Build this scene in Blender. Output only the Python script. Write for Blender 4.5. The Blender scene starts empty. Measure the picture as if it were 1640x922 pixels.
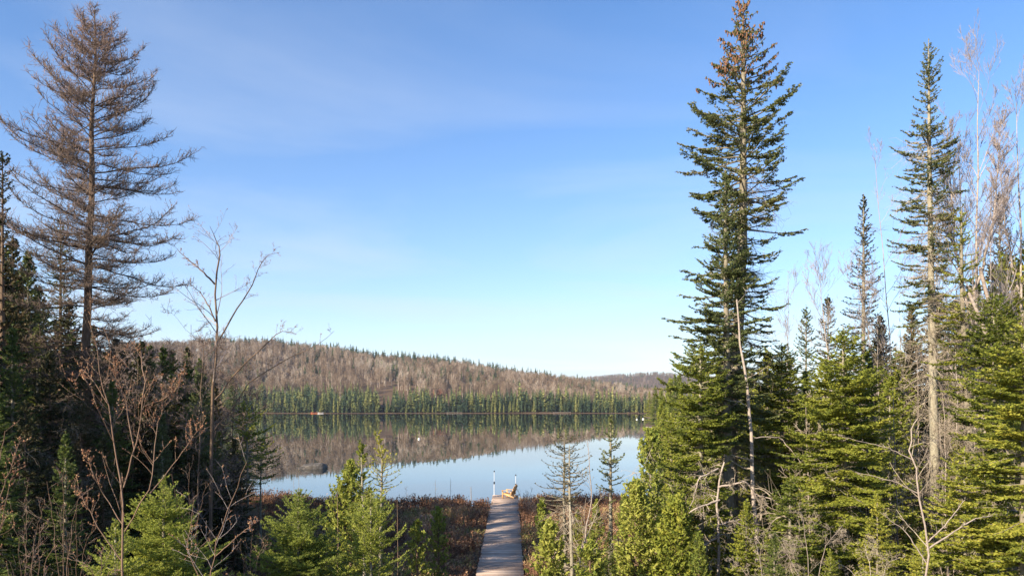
import bpy, math
import numpy as np
from math import sin, cos, radians, pi
SC = bpy.context.scene
COL = SC.collection
# ------------------------------------------------------------------ camera, sky, sun, exposure
CX, HY, F, CH = 820.0, 646.0, 1200.0, 7.0        # photo centre column, horizon row, focal length (px), eye height (m)
cam_d = bpy.data.cameras.new('camera'); cam = bpy.data.objects.new('camera', cam_d); COL.objects.link(cam)
cam.location = (0, 0, CH); cam.rotation_euler = (radians(90), 0, 0)
cam_d.sensor_width = 36; cam_d.lens = 36 * F / 1640; cam_d.shift_y = 185 / 1640
cam_d.clip_start = 0.1; cam_d.clip_end = 20000
SC.camera = cam
SUN_EL, SUN_AZ = 25.0, 228.0                     # azimuth clockwise from +Y (view direction)
w = bpy.data.worlds.new('World'); SC.world = w; w.use_nodes = True
wn = w.node_tree; wn.nodes.clear()
def N(t, kind, **kw):
    n = t.nodes.new(kind)
    for k, v in kw.items():
        if k[0] == 'i' and k[1:].isdigit(): n.inputs[int(k[1:])].default_value = v
        else: setattr(n, k, v)
    return n
sky = N(wn, 'ShaderNodeTexSky', sky_type='NISHITA', sun_disc=False, sun_elevation=radians(SUN_EL), sun_rotation=radians(SUN_AZ),
        altitude=400, air_density=1.0, dust_density=0.35, ozone_density=2.5)
tc = N(wn, 'ShaderNodeTexCoord'); sep = N(wn, 'ShaderNodeSeparateXYZ')
wn.links.new(tc.outputs['Generated'], sep.inputs[0])
def mth(t, op, a, b=None):
    n = N(t, 'ShaderNodeMath', operation=op)
    for i, v in enumerate((a, b)):
        if v is None: continue
        if isinstance(v, (int, float)): n.inputs[i].default_value = v
        else: t.links.new(v, n.inputs[i])
    return n.outputs[0]
zz = mth(wn, 'ADD', mth(wn, 'MAXIMUM', sep.outputs['Z'], 0.0), 0.12)
cmb = N(wn, 'ShaderNodeCombineXYZ')
wn.links.new(mth(wn, 'DIVIDE', sep.outputs['X'], zz), cmb.inputs[0]); wn.links.new(mth(wn, 'DIVIDE', sep.outputs['Y'], zz), cmb.inputs[1])
mp = N(wn, 'ShaderNodeMapping'); mp.inputs['Scale'].default_value = (0.55, 1.0, 1); mp.inputs['Rotation'].default_value = (0, 0, radians(14)); mp.inputs['Location'].default_value = (0.35, 0.55, 0)
wn.links.new(cmb.outputs[0], mp.inputs[0])
cn = N(wn, 'ShaderNodeTexNoise'); cn.inputs['Scale'].default_value = 0.9; cn.inputs['Detail'].default_value = 7; cn.inputs['Roughness'].default_value = 0.52; cn.inputs['Distortion'].default_value = 0.6
wn.links.new(mp.outputs[0], cn.inputs['Vector'])
cr = N(wn, 'ShaderNodeMapRange'); cr.inputs[1].default_value = 0.47; cr.inputs[2].default_value = 0.78; cr.inputs[3].default_value = 0.0; cr.inputs[4].default_value = 0.45
wn.links.new(cn.outputs['Fac'], cr.inputs[0])
hs = N(wn, 'ShaderNodeHueSaturation'); hs.inputs['Saturation'].default_value = 1.2; hs.inputs['Hue'].default_value = 0.5
wn.links.new(sky.outputs[0], hs.inputs['Color'])
sg_ = N(wn, 'ShaderNodeMix', data_type='RGBA', blend_type='MULTIPLY'); sg_.inputs['Factor'].default_value = 1; sg_.inputs['B'].default_value = (.99, .96, 1.04, 1)
wn.links.new(hs.outputs[0], sg_.inputs['A'])
cmx = N(wn, 'ShaderNodeMix', data_type='RGBA'); cmx.inputs['B'].default_value = (3.5, 3.95, 4.65, 1)
hz = mth(wn, 'MULTIPLY', mth(wn, 'POWER', 2.718, mth(wn, 'MULTIPLY', mth(wn, 'MAXIMUM', sep.outputs['Z'], 0.0), -6.5)), 0.62)
wn.links.new(mth(wn, 'MINIMUM', mth(wn, 'ADD', hz, cr.outputs[0]), 1.0), cmx.inputs['Factor']); wn.links.new(sg_.outputs['Result'], cmx.inputs['A'])
bg = N(wn, 'ShaderNodeBackground'); bg.inputs['Strength'].default_value = 0.108
wn.links.new(cmx.outputs['Result'], bg.inputs['Color'])
wo = N(wn, 'ShaderNodeOutputWorld'); wn.links.new(bg.outputs[0], wo.inputs[0])
sun_d = bpy.data.lights.new('sun', 'SUN'); sun = bpy.data.objects.new('sun', sun_d); COL.objects.link(sun)
sun_d.energy = 5.0; sun_d.angle = radians(0.5); sun_d.color = (1.0, 0.86, 0.68)
sun.rotation_euler = (radians(90 - SUN_EL), 0, radians(-SUN_AZ) + pi)
sun.location = (-30, -30, 40)
SC.view_settings.view_transform = 'Standard'; SC.view_settings.look = 'None'
SC.view_settings.exposure = 1.08; SC.view_settings.gamma = 1.0
SC.render.engine = 'CYCLES'
SC.cycles.transparent_max_bounces = 4; SC.cycles.max_bounces = 6; SC.cycles.diffuse_bounces = 2; SC.cycles.glossy_bounces = 3

def W(px, py, Y):                                # a photo pixel at depth Y
    return np.array([(px - CX) / F * Y, Y, CH - (py - HY) / F * Y])

# ------------------------------------------------------------------ mesh helpers
class MB:
    def __init__(s): s.v = []; s.f3 = []; s.f4 = []; s.n = 0; s.t = []
    def add(s, v, f3=None, f4=None, tone=0.5):
        v = np.asarray(v, float).reshape(-1, 3)
        if f3 is not None and len(f3): s.f3.append(np.asarray(f3, int).reshape(-1, 3) + s.n)
        if f4 is not None and len(f4): s.f4.append(np.asarray(f4, int).reshape(-1, 4) + s.n)
        s.v.append(v); s.n += len(v)
        t = np.asarray(tone, float)
        s.t.append(np.full(len(v), float(t)) if t.ndim == 0 else t)
    def arrays(s):
        v = np.concatenate(s.v) if s.v else np.zeros((0, 3)); t = np.concatenate(s.t) if s.t else np.zeros(0)
        f3 = np.concatenate(s.f3) if s.f3 else np.zeros((0, 3), int); f4 = np.concatenate(s.f4) if s.f4 else np.zeros((0, 4), int)
        return v, f3, f4, t
    def mesh(s, name, mat, smooth=False):
        v, f3, f4, t = s.arrays()
        me = bpy.data.meshes.new(name)
        me.vertices.add(len(v)); me.vertices.foreach_set('co', v.astype(np.float32).ravel())
        nl = len(f3) * 3 + len(f4) * 4
        me.loops.add(nl); me.loops.foreach_set('vertex_index', np.concatenate([f3.ravel(), f4.ravel()]).astype(np.int32))
        me.polygons.add(len(f3) + len(f4))
        ls = np.concatenate([np.arange(len(f3)) * 3, len(f3) * 3 + np.arange(len(f4)) * 4]).astype(np.int32)
        me.polygons.foreach_set('loop_start', ls)
        if smooth: me.polygons.foreach_set('use_smooth', np.ones(len(ls), bool))
        me.update(calc_edges=True)
        a = me.attributes.new('tone', 'FLOAT', 'POINT'); a.data.foreach_set('value', t.astype(np.float32))
        if mat: me.materials.append(mat)
        return me
    def build(s, name, mat, parent=None, smooth=False):
        o = bpy.data.objects.new(name, s.mesh(name, mat, smooth)); COL.objects.link(o)
        if parent: o.parent = parent
        return o
def build_multi(name, items, parent=None):
    """one mesh from several shapes, each with its own material and shading; items (MB, material, smooth)"""
    big = MB(); n3, n4 = [], []
    for mb, mat, sm in items:
        v, f3, f4, t = mb.arrays(); big.add(v, f3, f4, t); n3.append(len(f3)); n4.append(len(f4))
    me = big.mesh(name, None); [me.materials.append(m_) for _, m_, _ in items]
    idx = np.concatenate([np.repeat(np.arange(len(items)), n3), np.repeat(np.arange(len(items)), n4)]).astype(np.int32)
    me.polygons.foreach_set('material_index', idx)
    me.polygons.foreach_set('use_smooth', np.array([bool(i[2]) for i in items])[idx]); me.update()
    o = bpy.data.objects.new(name, me); COL.objects.link(o)
    if parent: o.parent = parent
    return o
def nrm(a): return a / np.maximum(np.linalg.norm(a, axis=-1, keepdims=True), 1e-9)
def frame(d):
    up = np.tile([0., 0, 1.], (len(d), 1)); up[np.abs(d[:, 2]) > 0.95] = (1, 0, 0)
    u = nrm(np.cross(d, up)); v = np.cross(u, d); return u, v
def sticks(mb, P0, P1, R0, R1, sides=3, tone=0.5):
    P0 = np.asarray(P0, float).reshape(-1, 3); P1 = np.asarray(P1, float).reshape(-1, 3); n = len(P0)
    if n == 0: return
    R0 = np.broadcast_to(np.asarray(R0, float), (n,)); R1 = np.broadcast_to(np.asarray(R1, float), (n,))
    u, v = frame(nrm(P1 - P0)); a = np.arange(sides) * 2 * pi / sides
    ring = u[:, None] * np.cos(a)[None, :, None] + v[:, None] * np.sin(a)[None, :, None]
    V = np.concatenate([P0[:, None] + ring * R0[:, None, None], P1[:, None] + ring * R1[:, None, None]], 1)
    k = np.arange(sides); k2 = (k + 1) % sides
    q = np.stack([k, k2, k2 + sides, k + sides], 1); fs = (q[None] + (np.arange(n) * 2 * sides)[:, None, None]).reshape(-1, 4)
    t = np.repeat(np.broadcast_to(np.asarray(tone, float), (n,)), 2 * sides)
    mb.add(V.reshape(-1, 3), f4=fs, tone=t)
def tube(mb, pts, rad, sides=8, tone=0.5, cap=True, wob=0.0, rng=None):
    pts = np.asarray(pts, float); n = len(pts); rad = np.broadcast_to(np.asarray(rad, float), (n,))
    d = nrm(np.gradient(pts, axis=0)); u = np.zeros_like(d)
    ref = np.array([1., 0, 0]) if abs(d[0][0]) < 0.8 else np.array([0, 1., 0])
    for i in range(n):
        x = ref - d[i] * ref.dot(d[i]); u[i] = x / np.linalg.norm(x); ref = u[i]
    v = np.cross(d, u); a = np.arange(sides) * 2 * pi / sides
    R = rad[:, None] * np.ones((1, sides))
    if wob and rng is not None: R = R * (1 + wob * rng.normal(size=R.shape))
    V = pts[:, None] + (u[:, None] * np.cos(a)[None, :, None] + v[:, None] * np.sin(a)[None, :, None]) * R[..., None]
    k = np.arange(sides); k2 = (k + 1) % sides
    q = np.stack([k, k2, k2 + sides, k + sides], 1); fs = (q[None] + (np.arange(n - 1) * sides)[:, None, None]).reshape(-1, 4)
    mb.add(V.reshape(-1, 3), f4=fs, tone=tone)
    if cap:
        base = mb.n; mb.add(np.vstack([V[-1], pts[-1:] + d[-1:] * rad[-1]]), f3=[[i, (i + 1) % sides, sides] for i in range(sides)], tone=tone)
def box(mb, c, s, rot=None, tone=0.5):
    c = np.asarray(c, float); h = np.asarray(s, float) / 2
    v = np.array([[x, y, z] for x in (-1, 1) for y in (-1, 1) for z in (-1, 1)]) * h
    if rot is not None: v = v @ np.asarray(rot).T
    mb.add(v + c, f4=[[0, 1, 3, 2], [4, 6, 7, 5], [0, 4, 5, 1], [2, 3, 7, 6], [0, 2, 6, 4], [1, 5, 7, 3]], tone=tone)
def blades(mb, P0, P1, rng, wid=0.03, sp=0.02, base=0.02, fwd=0.5, flat=0.5, tone=0.5, lift=0.15, tj=0.12):
    """needle or scale shaped faces set along twigs P0-P1"""
    P0 = np.asarray(P0, float).reshape(-1, 3); P1 = np.asarray(P1, float).reshape(-1, 3)
    if len(P0) == 0: return
    L = np.linalg.norm(P1 - P0, axis=1); cnt = np.maximum(2, np.ceil(L / sp)).astype(int)
    idx = np.repeat(np.arange(len(P0)), cnt); m = len(idx)
    t = rng.random(m); d = nrm(P1 - P0); u, v = frame(d)
    ph = rng.normal(0, flat, m) + np.where(rng.random(m) < 0.5, 0, pi)
    D = d[idx]; U = u[idx]; Vv = v[idx]
    r = U * np.cos(ph)[:, None] + Vv * (np.sin(ph) + lift)[:, None]
    p = P0[idx] + (P1 - P0)[idx] * t[:, None]
    wid, base = wid * 1.2, base * 1.75
    wj = wid * rng.uniform(0.6, 1.25, m)
    tip = p + r * wj[:, None] + D * (fwd * wj)[:, None]
    al = rng.normal(0, 0.7, m); bd = D * np.cos(al)[:, None] + np.cross(r, D) * np.sin(al)[:, None]
    h = base * rng.uniform(0.7, 1.3, m) / 2
    V = np.stack([p - bd * h[:, None], p + bd * h[:, None], tip], 1)
    tn = np.broadcast_to(np.asarray(tone, float), (len(P0),))[idx] + rng.normal(0, tj, m)
    mb.add(V.reshape(-1, 3), f3=np.arange(m * 3).reshape(-1, 3), tone=np.repeat(tn, 3))

# ------------------------------------------------------------------ materials
def new_mat(name):
    m = bpy.data.materials.new(name); m.use_nodes = True; t = m.node_tree; t.nodes.clear()
    out = N(t, 'ShaderNodeOutputMaterial'); return m, t, out
def tone_mat(name, stops, rough=0.7, trans=0.0, nscale=1.0, namp=0.25, oamp=0.12, spec=0.2, fine=0, famp=0.0, stretch=(1, 1, 1), bump=0.0):
    m, t, out = new_mat(name)
    at = N(t, 'ShaderNodeAttribute', attribute_name='tone'); oi = N(t, 'ShaderNodeObjectInfo'); co = N(t, 'ShaderNodeTexCoord')
    nz = N(t, 'ShaderNodeTexNoise'); nz.inputs['Scale'].default_value = nscale; nz.inputs['Detail'].default_value = 3
    t.links.new(co.outputs['Object'], nz.inputs['Vector'])
    s = mth(t, 'ADD', at.outputs['Fac'], mth(t, 'MULTIPLY', mth(t, 'SUBTRACT', nz.outputs['Fac'], 0.5), namp * 2))
    s = mth(t, 'ADD', s, mth(t, 'MULTIPLY', mth(t, 'SUBTRACT', oi.outputs['Random'], 0.5), oamp * 2))
    fo = None
    if fine:
        mp_ = N(t, 'ShaderNodeMapping'); mp_.inputs['Scale'].default_value = stretch; t.links.new(co.outputs['Object'], mp_.inputs[0])
        fz = N(t, 'ShaderNodeTexNoise'); fz.inputs['Scale'].default_value = fine; fz.inputs['Detail'].default_value = 5; t.links.new(mp_.outputs[0], fz.inputs['Vector'])
        s = mth(t, 'ADD', s, mth(t, 'MULTIPLY', mth(t, 'SUBTRACT', fz.outputs['Fac'], 0.5), famp * 2)); fo = fz
    rp = N(t, 'ShaderNodeValToRGB'); e = rp.color_ramp.elements
    while len(e) < len(stops): e.new(0.5)
    for el, (p, c) in zip(e, stops): el.position = p; el.color = (*c, 1)
    t.links.new(s, rp.inputs[0])
    b = N(t, 'ShaderNodeBsdfPrincipled'); b.inputs['Roughness'].default_value = rough; b.inputs['Specular IOR Level'].default_value = spec
    t.links.new(rp.outputs[0], b.inputs['Base Color'])
    if bump and fo:
        bp = N(t, 'ShaderNodeBump'); bp.inputs['Strength'].default_value = bump; bp.inputs['Distance'].default_value = 0.02
        t.links.new(fo.outputs['Fac'], bp.inputs['Height']); t.links.new(bp.outputs[0], b.inputs['Normal'])
    if trans:
        tr = N(t, 'ShaderNodeBsdfTranslucent'); mx = N(t, 'ShaderNodeMixShader'); mx.inputs[0].default_value = trans
        t.links.new(rp.outputs[0], tr.inputs[0]); t.links.new(b.outputs[0], mx.inputs[1]); t.links.new(tr.outputs[0], mx.inputs[2]); t.links.new(mx.outputs[0], out.inputs[0])
    else: t.links.new(b.outputs[0], out.inputs[0])
    return m
M = {}
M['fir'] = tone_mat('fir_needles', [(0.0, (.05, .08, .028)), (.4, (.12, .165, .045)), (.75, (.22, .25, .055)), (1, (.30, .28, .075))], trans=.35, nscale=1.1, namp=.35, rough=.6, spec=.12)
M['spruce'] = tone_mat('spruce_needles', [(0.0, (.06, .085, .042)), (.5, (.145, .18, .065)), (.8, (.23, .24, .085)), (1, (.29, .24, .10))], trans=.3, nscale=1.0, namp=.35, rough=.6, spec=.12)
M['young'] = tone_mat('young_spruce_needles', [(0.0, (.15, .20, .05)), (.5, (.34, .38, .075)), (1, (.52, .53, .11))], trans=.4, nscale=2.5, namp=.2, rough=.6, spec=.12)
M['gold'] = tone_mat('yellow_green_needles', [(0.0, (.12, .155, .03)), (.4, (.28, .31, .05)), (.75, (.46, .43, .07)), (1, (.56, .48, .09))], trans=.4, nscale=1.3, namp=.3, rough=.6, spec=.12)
M['cedar'] = tone_mat('cedar_scales', [(0.0, (.10, .09, .03)), (.25, (.13, .18, .035)), (.5, (.27, .31, .055)), (1, (.47, .46, .10))], trans=.4, nscale=1.6, namp=.35, rough=.6)
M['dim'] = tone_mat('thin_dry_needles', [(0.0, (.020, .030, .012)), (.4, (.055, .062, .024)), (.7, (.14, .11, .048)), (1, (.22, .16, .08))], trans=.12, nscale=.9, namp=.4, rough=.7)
M['farcon'] = tone_mat('far_conifer_needles', [(0.0, (.035, .065, .04)), (.35, (.085, .125, .055)), (.65, (.24, .26, .08)), (1, (.38, .36, .12))], nscale=.05, namp=.1, oamp=.4, rough=.7)
M['farbare'] = tone_mat('far_bare_crowns', [(0.0, (.095, .065, .042)), (.45, (.205, .145, .095)), (.75, (.29, .215, .15)), (1, (.46, .39, .31))], nscale=.02, namp=.35, oamp=.2, rough=.85)
M['bark'] = tone_mat('grey_lichen_bark', [(0.0, (.10, .085, .06)), (.5, (.24, .21, .15)), (1, (.42, .40, .30))], nscale=3, namp=.3, rough=.9, fine=18, famp=.5, stretch=(1, 1, .35), bump=.5)
M['barkbrown'] = tone_mat('brown_bark', [(0.0, (.07, .045, .03)), (.5, (.17, .115, .075)), (1, (.30, .23, .16))], nscale=3, namp=.25, rough=.9, fine=16, famp=.5, stretch=(1, 1, .3), bump=.5)
M['birch'] = tone_mat('pale_birch_bark', [(0.0, (.14, .10, .08)), (.5, (.34, .28, .23)), (1, (.55, .5, .43))], nscale=2, namp=.2, rough=.8, fine=14, famp=.4, stretch=(.4, .4, 1.5))
M['twig'] = tone_mat('dead_twigs', [(0.0, (.13, .10, .075)), (.5, (.28, .23, .17)), (1, (.45, .39, .30))], nscale=2, namp=.3, rough=.85)
M['larch'] = tone_mat('larch_twigs', [(0.0, (.07, .055, .042)), (.5, (.165, .125, .095)), (.8, (.31, .215, .18)), (1, (.42, .28, .24))], nscale=1, namp=.2, rough=.85)
M['purple'] = tone_mat('reddish_twigs', [(0.0, (.13, .11, .10)), (.5, (.27, .225, .205)), (1, (.42, .37, .345))], nscale=1, namp=.2, rough=.8)
M['bud'] = tone_mat('red_buds', [(0.0, (.16, .07, .04)), (.5, (.30, .14, .075)), (1, (.42, .26, .13))], nscale=5, namp=.3, rough=.6)
M['cone'] = tone_mat('spruce_cones', [(0.0, (.10, .045, .025)), (.5, (.20, .095, .05)), (1, (.30, .16, .09))], nscale=5, rough=.7)
M['shrubstem'] = tone_mat('shrub_stems', [(0.0, (.08, .045, .03)), (.5, (.19, .12, .08)), (1, (.32, .24, .17))], nscale=4, namp=.2, rough=.7)
M['bog'] = tone_mat('bog_shrub_leaves', [(0.0, (.10, .055, .035)), (.35, (.30, .155, .09)), (.6, (.50, .32, .19)), (.8, (.34, .30, .11)), (1, (.20, .24, .05))], trans=.15, nscale=.35, namp=.35, rough=.75)
M['cedwall'] = M['cedar']

# terrain
RIDGE = [(-3000, 40), (200, 92), (330, 94), (380, 94), (430, 90), (480, 86), (530, 86), (600, 77), (650, 77), (700, 74), (745, 68), (800, 56), (850, 46), (900, 38), (940, 32), (1000, 24), (1060, 18), (1200, 14), (4500, 14)]
FARR = [(-3000, 10), (880, 10), (910, 34), (940, 41), (975, 44), (1010, 46), (1045, 48), (1075, 45), (1110, 42), (1160, 36), (1300, 20), (4500, 10)]
YS, YR, YF = 548.0, 900.0, 2600.0
def interp(tab, x): return np.interp(x, [a for a, _ in tab], [b for _, b in tab])
def sst(a, b, x):
    t = np.clip((x - a) / (b - a), 0, 1); return t * t * (3 - 2 * t)
def lake_d(X, Y):
    near = 50.5 + 1.2 * np.sin(X * .35 + .5) + .6 * np.sin(X * 1.1) + .35 * np.sin(X * 3.1 + 1) + np.clip(-X - 14, 0, 40) * .18
    shore = YS - 6 + 5 * np.sin(X * .021 + 1) + 3 * np.sin(X * .06)
    rb = 0.172 * Y + 3.5 + 2.5 * np.sin(Y * .045); lb = -0.40 * Y - 2 + 3 * np.sin(Y * .03)
    return np.minimum(np.minimum(Y - near, shore - Y), np.minimum(rb - X, X - lb))
def terrain(X, Y):
    X = np.asarray(X, float); Y = np.asarray(Y, float)
    d = lake_d(X, Y)
    land = 0.30 + .06 * np.sin(X * 1.7 + Y) * np.cos(Y * 1.3 - X * .6)
    land = land * np.clip(-d * 2, 0, 1)
    land = land + 4.0 * np.clip((27 - Y) / 27, 0, 1.6) ** 1.15
    land = land + np.clip(np.abs(X) - 60 - .1 * np.abs(Y), 0, 400) * .02 * np.clip(-d / 60, 0, 1)
    px = CX + F * X / np.maximum(Y, 50)
    hr = interp(RIDGE, px) / F * YR + CH - 13
    t = sst(YS - 60, YR, Y) * np.clip((Y - YS) / 40, 0, 1)
    hill = hr * np.clip(t, 0, 1) ** 0.9
    hill = hill * (1 - .55 * sst(YR + 30, 1700, Y))
    hill = np.where(Y > YS, np.maximum(hill + 4 * np.sin(X * .018) * np.sin(Y * .016 + 1) * np.clip(t * 2, 0, 1), 0), 0)
    hf = interp(FARR, px) / F * YF + CH - 8
    far = hf * np.exp(-((Y - YF) / 520.) ** 2) * (Y > 1200)
    z = land + np.maximum(hill, 0) + np.maximum(far - hill, 0) * sst(1200, 2000, Y)
    return np.where(d > 0, -np.minimum(d * .35, 2.5), z)
def gz(x, y): return float(terrain(x, y))

def struct(o): o['kind'] = 'structure'; return o
def grid(xs, ys):
    X, Y = np.meshgrid(xs, ys); v = np.stack([X, Y, terrain(X, Y)], -1).reshape(-1, 3); nx = len(xs)
    i = (np.arange(len(ys) - 1)[:, None] * nx + np.arange(nx - 1)[None]).ravel()
    return v, np.stack([i, i + 1, i + 1 + nx, i + nx], 1)
def spaced(*segs):
    r = []
    for a, b, s in segs: r += list(np.arange(a, b, s))
    return np.array(r + [segs[-1][1]])
ys = spaced((-400, -60, 40), (-60, 20, 4), (20, 44, 1), (44, 60, .4), (60, 120, 4), (120, 520, 12), (520, 580, 2.5), (580, 1000, 14), (1000, 3400, 60), (3400, 9000, 600))
xs = spaced((-6000, -1200, 400), (-1200, -400, 25), (-400, -60, 9), (-60, -30, 2), (-30, 30, .6), (30, 60, 2), (60, 400, 9), (400, 1200, 25), (1200, 6000, 400))
gm = MB(); v, q = grid(xs, ys); gm.add(v, f4=q)
m, t, out = new_mat('forest_floor')
geo = N(t, 'ShaderNodeNewGeometry'); n1 = N(t, 'ShaderNodeTexNoise'); n1.inputs['Scale'].default_value = .03; n1.inputs['Detail'].default_value = 8
n2 = N(t, 'ShaderNodeTexNoise'); n2.inputs['Scale'].default_value = 2.2; n2.inputs['Detail'].default_value = 6
t.links.new(geo.outputs['Position'], n1.inputs['Vector']); t.links.new(geo.outputs['Position'], n2.inputs['Vector'])
rp = N(t, 'ShaderNodeValToRGB'); e = rp.color_ramp.elements; e[0].position = .35; e[0].color = (.055, .036, .022, 1); e[1].position = .7; e[1].color = (.20, .135, .085, 1)
t.links.new(mth(t, 'ADD', mth(t, 'MULTIPLY', n1.outputs['Fac'], .5), mth(t, 'MULTIPLY', n2.outputs['Fac'], .5)), rp.inputs[0])
b = N(t, 'ShaderNodeBsdfPrincipled'); b.inputs['Roughness'].default_value = .95; b.inputs['Specular IOR Level'].default_value = .1
t.links.new(rp.outputs[0], b.inputs['Base Color']); t.links.new(b.outputs[0], out.inputs[0]); M['ground'] = m
struct(gm.build('ground', M['ground'], smooth=True))
# water
m, t, out = new_mat('lake_water')
geo = N(t, 'ShaderNodeNewGeometry'); mp2 = N(t, 'ShaderNodeMapping'); mp2.inputs['Scale'].default_value = (1.0, .35, 1)
t.links.new(geo.outputs['Position'], mp2.inputs[0])
wz = N(t, 'ShaderNodeTexNoise'); wz.inputs['Scale'].default_value = .8; wz.inputs['Detail'].default_value = 3; t.links.new(mp2.outputs[0], wz.inputs['Vector'])
bp = N(t, 'ShaderNodeBump'); bp.inputs['Strength'].default_value = .05; bp.inputs['Distance'].default_value = .03; t.links.new(wz.outputs['Fac'], bp.inputs['Height'])
b = N(t, 'ShaderNodeBsdfPrincipled'); lz = N(t, 'ShaderNodeTexNoise'); lz.inputs['Scale'].default_value = .035; lz.inputs['Detail'].default_value = 4; t.links.new(mp2.outputs[0], lz.inputs['Vector'])
lr = N(t, 'ShaderNodeMapRange'); lr.inputs[1].default_value = .45; lr.inputs[2].default_value = .7; lr.inputs[3].default_value = .008; lr.inputs[4].default_value = .05; t.links.new(lz.outputs['Fac'], lr.inputs[0]); t.links.new(lr.outputs[0], b.inputs['Roughness'])
b.inputs['Base Color'].default_value = (.012, .018, .016, 1); b.inputs['IOR'].default_value = 2.3
t.links.new(bp.outputs[0], b.inputs['Normal']); t.links.new(b.outputs[0], out.inputs[0]); M['water'] = m
wm = MB(); wm.add([[-420, 36, 0], [280, 36, 0], [280, 575, 0], [-420, 575, 0]], f4=[[0, 1, 2, 3]])
struct(wm.build('lake_water', M['water']))

# ------------------------------------------------------------------ things
def thing(name, label, cat, loc, rz=0, group=None):
    o = bpy.data.objects.new(name, None); COL.objects.link(o); o.empty_display_size = .3
    o.location = [float(c) for c in loc]; o.rotation_euler = (0, 0, rz)
    o['label'] = label; o['category'] = cat
    if group: o['group'] = group
    return o
def tag(o, label, cat, group=None):
    o['label'] = label; o['category'] = cat
    if group: o['group'] = group
    return o
def dup(root, loc, rz, s=1, label=None, group=None, name=None):
    r = root.copy(); COL.objects.link(r); r.location = [float(c) for c in loc]; r.rotation_euler = (0, 0, rz); r.scale = (s, s, s)
    if label: r['label'] = label
    if group: r['group'] = group
    for ch in root.children:
        c = ch.copy(); COL.objects.link(c); c.parent = r
    return r

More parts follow.
